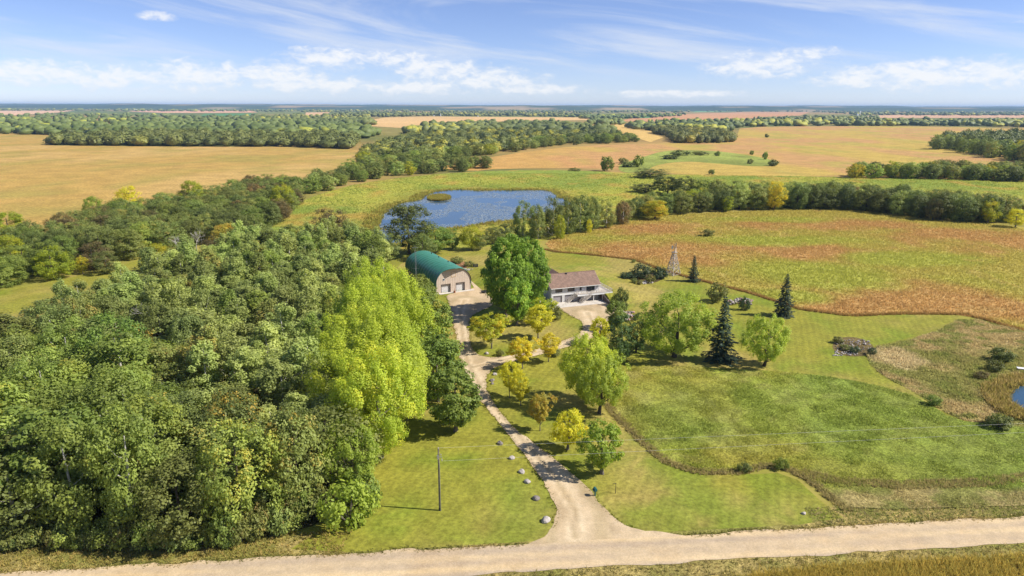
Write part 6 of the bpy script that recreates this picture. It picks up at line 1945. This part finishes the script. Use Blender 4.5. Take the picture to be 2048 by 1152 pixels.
n7 = wood([(1700, 358), (1760, 357), (1840, 358), (1950, 360), (2040, 364), (2100, 366), (2100, 352), (2000, 350), (1900, 349), (1780, 350), (1700, 351)], 8.5, mid('of the row right of the bean field', (10, 14.5), (5.5, 7.5)), 'row right of the bean field', whole=True, cap=60, seed=14)
n8 = wood([(1862, 300), (1900, 303), (1960, 312), (2060, 335), (2090, 320), (1980, 302), (1900, 293), (1868, 294)], 12, mid('fronting the wood right of the bean field', (16, 22), (7.5, 10)), 'edge of the wood right of the bean field', whole=True, cap=40, seed=15)
print('trees:', N_TREES[0], n1, n2, n3, n4, n5, n7, n8)

# alike trees are told apart by their place: row from the viewer, then order from the left
_ones = ['', 'first', 'second', 'third', 'fourth', 'fifth', 'sixth', 'seventh', 'eighth', 'ninth', 'tenth', 'eleventh', 'twelfth', 'thirteenth', 'fourteenth', 'fifteenth', 'sixteenth', 'seventeenth', 'eighteenth', 'nineteenth']
_tens = {2: ('twentieth', 'twenty'), 3: ('thirtieth', 'thirty'), 4: ('fortieth', 'forty'), 5: ('fiftieth', 'fifty')}
def ordinal(i):
    if i < 20: return _ones[i]
    a, b = divmod(i, 10)
    return _tens[a][0] if b == 0 else _tens[a][1] + '-' + _ones[b]
def single_out():
    by = {}
    for o in COL.objects:
        if o.parent is None and o.get('label') and o.get('category') in ('tree', 'bush'):
            by.setdefault(o['label'], []).append(o)
    ROWS = {1: [''], 2: ['near rows', 'far rows'], 3: ['nearest rows', 'middle rows', 'farthest rows'], 4: ['nearest rows', 'second rows', 'third rows', 'farthest rows'], 5: ['nearest rows', 'second rows', 'middle rows', 'fourth rows', 'farthest rows'], 6: ['nearest rows', 'second rows', 'third rows', 'fourth rows', 'fifth rows', 'farthest rows']}
    for lab, os_ in by.items():
        if len(os_) < 2: continue
        k = min(6, math.ceil(len(os_) / 36))
        os_.sort(key=lambda o: o.location.y)
        for b, part in enumerate(np.array_split(np.arange(len(os_)), k)):
            grp = sorted((os_[i] for i in part), key=lambda o: o.location.x / o.location.y)
            for j, o in enumerate(grp):
                o['label'] = lab + (', ' + ROWS[k][b] if k > 1 else '') + ', ' + ordinal(j + 1) + ' from left'
single_out()

# ---------------------------------------------------------------- far woods read as one mass
LM_FAR = leaf_mat('far_foliage', (0.085, 0.112, 0.030), (0.250, 0.270, 0.066), (0.42, 0.39, 0.05), 0.15, 0.1, 0.0)
bm = bmesh.new(); bmesh.ops.create_icosphere(bm, subdivisions=2, radius=1.0)
ICO_V = np.array([v.co[:] for v in bm.verts]); ICO_F = np.array([[v.index for v in f.verts] for f in bm.faces]); bm.free()
def hor(px): return 213 + (px - 1024) * math.tan(ROLL)
def lod_crown(seed):
    """far crown: a lumpy dark body with leaf sprays standing off it"""
    r = np.random.default_rng(seed)
    o_ = seed * 3.7
    def lump(d):
        return 0.55 + 0.55 * vnoise(d[:, 0] * 1.9 + o_, d[:, 1] * 1.9 + d[:, 2] * 2.1 + o_, seed) + 0.25 * vnoise(d[:, 0] * 4.5 + o_, d[:, 1] * 4.5 + d[:, 2] * 5.1, seed + 1)
    v = ICO_V * (lump(ICO_V) * 0.86)[:, None]
    n = 180
    d = unit(r.normal(size=(n, 3))); d = np.where(d[:, 2:3] < -0.35, -d, d)
    c = d * (lump(d) * r.uniform(0.84, 1.08, n))[:, None]
    nr = unit(d + r.normal(size=(n, 3)) * 0.38 + np.array([0, 0, 0.3])); t = unit(np.cross(nr, r.normal(size=(n, 3)))); w = np.cross(nr, t)
    s = r.uniform(0.07, 0.15, n)[:, None]
    q = np.stack([c - t * s, c - w * s * 0.8, c + t * s, c + w * s * 0.8], 1).reshape(-1, 3)
    k = len(v) + np.arange(n * 4).reshape(-1, 4)
    V = np.vstack([v, q]); F = np.vstack([ICO_F, k[:, [0, 1, 2]], k[:, [0, 2, 3]]])
    V[:, 2] = np.maximum(V[:, 2] * 0.56 + 0.44, 0.0)
    return V, F
LODS = [lod_crown(300 + i) for i in range(7)]
def mass_wood(name, poly_px, spacing, label, hgt, rad, seed, cap=400, smooth=1):
    """a wood too far off to count its trees: leafy crowns joined in one object"""
    r = np.random.default_rng(seed)
    pts = poisson(px_poly(poly_px, smooth), spacing, rng=r, cap=cap)
    V, T, F = [], [], []
    nv = 0
    for (x, y) in pts:
        v, f = LODS[int(r.integers(0, 7))]
        a = r.uniform(0, 6.28); cs, sn = math.cos(a), math.sin(a)
        R_ = r.uniform(*rad) * r.uniform(0.75, 1.15); H_ = r.uniform(*hgt) * r.uniform(0.85, 1.1)
        V.append(np.c_[(v[:, 0] * cs - v[:, 1] * sn) * R_ + x, (v[:, 0] * sn + v[:, 1] * cs) * R_ + y, v[:, 2] * H_])
        t = np.zeros((len(v), 3)); t[:, 0] = np.clip(r.uniform(0, 0.5) + np.r_[np.full(len(ICO_V), 0.1), np.repeat(r.uniform(0, 0.5, (len(v) - len(ICO_V)) // 4), 4)], 0, 1); t[:, 1] = np.clip(r.uniform(0, 0.9) + 0.05, 0, 1)
        T.append(t); F.append(f + nv); nv += len(v)
    o = link(name, mesh_np(name, np.vstack(V), np.vstack(F), col=np.vstack(T), mats=[LM_FAR], attr='Tint'))
    tag(o, label, 'wood', kind='stuff')
def far_wood(name, poly_px, density, label, rad=(9, 16), hgt=(11, 19), gap=0.0, rel=False, seed=1):
    r = np.random.default_rng(seed)
    arr = np.array(poly_px, float); lo, hi = arr.min(0), arr.max(0)
    n = int((hi - lo).prod() * density * 0.85)
    c = r.uniform(lo, hi, (n, 2)); c = c[in_poly(c[:, 0], c[:, 1], poly_px)]
    if gap:
        c = c[vnoise(c[:, 0] / 60, c[:, 1] * 1.3, seed + 5) > gap]
    V, F, T = [], [], []
    for k, (a, b) in enumerate(c):
        if rel: b = hor(a) + b
        x, y, _ = P(a, b)
        R_ = r.uniform(*rad) * r.uniform(0.6, 1.35); H_ = r.uniform(*hgt) * r.uniform(0.75, 1.15)
        v = ICO_V * (1 + r.uniform(-0.28, 0.28, (len(ICO_V), 1)))
        ang = r.uniform(0, 6.28); cs, sn = math.cos(ang), math.sin(ang)
        v = np.c_[(v[:, 0] * cs - v[:, 1] * sn) * R_ + x, (v[:, 0] * sn + v[:, 1] * cs) * R_ + y, np.maximum(v[:, 2] * H_ * 0.56 + H_ * 0.5, 0)]
        F.append(ICO_F + len(ICO_V) * k); V.append(v)
        pn = float(fbm(np.array(x / 140), np.array(y / 420), seed, 3))
        t = np.zeros((len(v), 3)); t[:, 0] = np.clip((pn - 0.2) * 0.9 + r.uniform(0, 0.3) + r.uniform(0, 0.15, len(v)), 0, 1); t[:, 1] = np.clip(r.uniform(0, 0.75) + (pn - 0.4) * 1.2, 0, 1)
        T.append(t)
    o = link(name, mesh_np(name, np.vstack(V), np.vstack(F), col=np.vstack(T), mats=[LM_FAR], attr='Tint'))
    tag(o, label, 'wood', kind='stuff')
    return len(c)
mass_wood('distant_wood', [(720, 326), (735, 303), (770, 288), (830, 276), (900, 270), (1000, 266), (1130, 268), (1230, 275), (1282, 282), (1150, 286), (1050, 296), (985, 306), (900, 318), (830, 326)], 13, 'dark wood filling the slope beyond the marsh', (10, 17), (8, 12.5), 41, 420)
mass_wood('distant_wood', [(105, 290.5), (330, 292.5), (560, 293.5), (700, 298), (705, 280), (560, 276), (330, 275), (140, 277)], 18, 'dark front of the wood at the far side of the golden field', (13, 21), (11, 17), 42, 420, 0)
mass_wood('distant_wood', [(1868, 294), (1980, 302), (2090, 320), (2200, 335), (2200, 282), (2060, 278), (1900, 284)], 13, 'dark wood behind the row at the right edge', (17, 24), (9, 13), 43, 300)
mass_wood('distant_wood', [(1345, 284.5), (1370, 287), (1460, 286), (1468, 278), (1440, 268), (1400, 262), (1330, 262), (1300, 266), (1340, 273)], 15, 'rounded copse in the gap behind the bean field', (13, 18), (9, 12), 44, 260)
fw = 0
fw += far_wood('distant_wood', [(-200, 268), (0, 268), (118, 270), (150, 280), (330, 279), (560, 280), (705, 284), (760, 268), (700, 252), (560, 244), (450, 236), (330, 231), (150, 229), (0, 232), (-200, 237)], 0.045, 'yellowing wood filling the land beyond the golden field', seed=21)
fw += far_wood('distant_wood', [(440, 240), (500, 234), (590, 232), (640, 236), (740, 239), (748, 251), (650, 252), (560, 248)], 0.13, 'dark wooded rise left of the far tan field', seed=22)
fw += far_wood('distant_wood', [(640, 235), (650, 229), (740, 225), (900, 225), (1180, 226.5), (1185, 234), (1000, 233), (860, 232), (740, 235)], 0.16, 'long dark tree belt behind the far tan field', seed=23)
fw += far_wood('distant_wood', [(800, 268), (860, 256), (960, 249), (1080, 247), (1150, 252), (1220, 262), (1230, 274), (1130, 267), (1000, 265), (900, 268)], 0.10, 'far part of the wood beyond the marsh', seed=24)
fw += far_wood('distant_wood', [(1174, 249.5), (1246, 250), (1240, 244), (1185, 243)], 0.25, 'small dark copse between two stubble fields', seed=25)
fw += far_wood('distant_wood', [(1256, 258), (1330, 263), (1440, 268), (1480, 254), (1650, 252), (1900, 252), (2300, 259), (2300, 245), (1900, 243), (1600, 244), (1440, 244), (1320, 247), (1262, 250)], 0.11, 'long dark tree belt behind the bean field', seed=26)
fw += far_wood('distant_wood', [(1120, 234), (1240, 230), (1375, 228), (1370, 232), (1300, 236), (1200, 240)], 0.12, 'far grove around the green field', seed=27)
fw += far_wood('distant_wood', [(1500, 240), (1600, 236), (1720, 234), (1760, 238), (1700, 242), (1560, 243)], 0.14, 'far farmyard trees right of the brown field', seed=28)
fw += far_wood('horizon_wood', [(-350, 7), (-350, 13), (250, 12), (640, 12), (640, 6.5)], 0.16, 'hazy blue wood along the left horizon', (14, 24), (13, 20), 0.25, True, 29)
fw += far_wood('horizon_wood', [(620, 6.5), (640, 13), (1000, 13), (1380, 11), (1400, 6)], 0.16, 'hazy blue wood along the middle horizon', (14, 24), (13, 20), 0.3, True, 30)
fw += far_wood('horizon_wood', [(1380, 6), (1400, 9), (1620, 9), (1730, 16), (2350, 15), (2350, 6)], 0.16, 'hazy blue wood along the right horizon', (14, 24), (13, 20), 0.3, True, 31)
fw += far_wood('horizon_wood', [(-350, 3.4), (-350, 7), (2400, 7), (2400, 3.4)], 0.14, 'faint farthest woods under the sky', (25, 45), (14, 24), 0.2, True, 32)
print('far crowns', fw)

# ---------------------------------------------------------------- hills on the horizon
def hills(dist, depth, prof, seed, step=60):
    xs = np.arange(-dist * 0.95, dist * 0.95, step)
    top = np.array([prof(1024 + x / dist * FPX) for x in xs])
    top = top * (0.75 + 0.5 * fbm(xs / 2600, np.full_like(xs, seed), seed, 4)) + 20 * (fbm(xs / 420, np.full_like(xs, 3.0), seed, 4) - 0.5)
    rows = np.linspace(-1, 1, 9)
    V = []
    for rr in rows:
        V.append(np.c_[xs, np.full_like(xs, dist + rr * depth), np.maximum(top * math.cos(rr * math.pi / 2) - 1, -1)])
    V = np.vstack(V); n = len(xs)
    ii = np.arange(len(V)).reshape(9, n)
    q = np.c_[ii[:-1, :-1].ravel(), ii[:-1, 1:].ravel(), ii[1:, 1:].ravel(), ii[1:, :-1].ravel()]
    c = lerp3(S(52, 68, 50), S(80, 94, 62), fbm(V[:, 0] / 700, V[:, 1] / 900, seed + 3, 4))
    c = lerp3(c, S(176, 150, 110), sstep(vnoise(V[:, 0] / 900, V[:, 1] / 500, seed + 8), 0.72, 0.8) * 0.8)
    o = link('hills', mesh_np('hills', V, q, col=c, smooth=True, mats=[M_FAR])); tag(o, kind='structure')
hills(12000, 1500, lambda p: 58 + 34 * math.exp(-((p - 1070) / 90) ** 2) + 22 * math.exp(-((p - 1480) / 60) ** 2) + 12 * math.exp(-((p - 300) / 260) ** 2), 5)
hills(17500, 2500, lambda p: 92, 9)

# ---------------------------------------------------------------- the air
m, n, l = new_mat('haze')
pv = n.new('ShaderNodeVolumePrincipled')
pv.inputs['Color'].default_value = (0.44, 0.68, 1.0, 1)
pv.inputs['Density'].default_value = 4.0e-5
pv.inputs['Anisotropy'].default_value = 0.0
o_ = n.new('ShaderNodeOutputMaterial'); l.new(pv.outputs[0], o_.inputs['Volume'])
hzo = MB().box(-31000, 31000, -31000, 31000, -1.5, 150).build('haze', m)
tag(hzo, 'thin blue haze over the whole landscape', 'haze', kind='stuff')
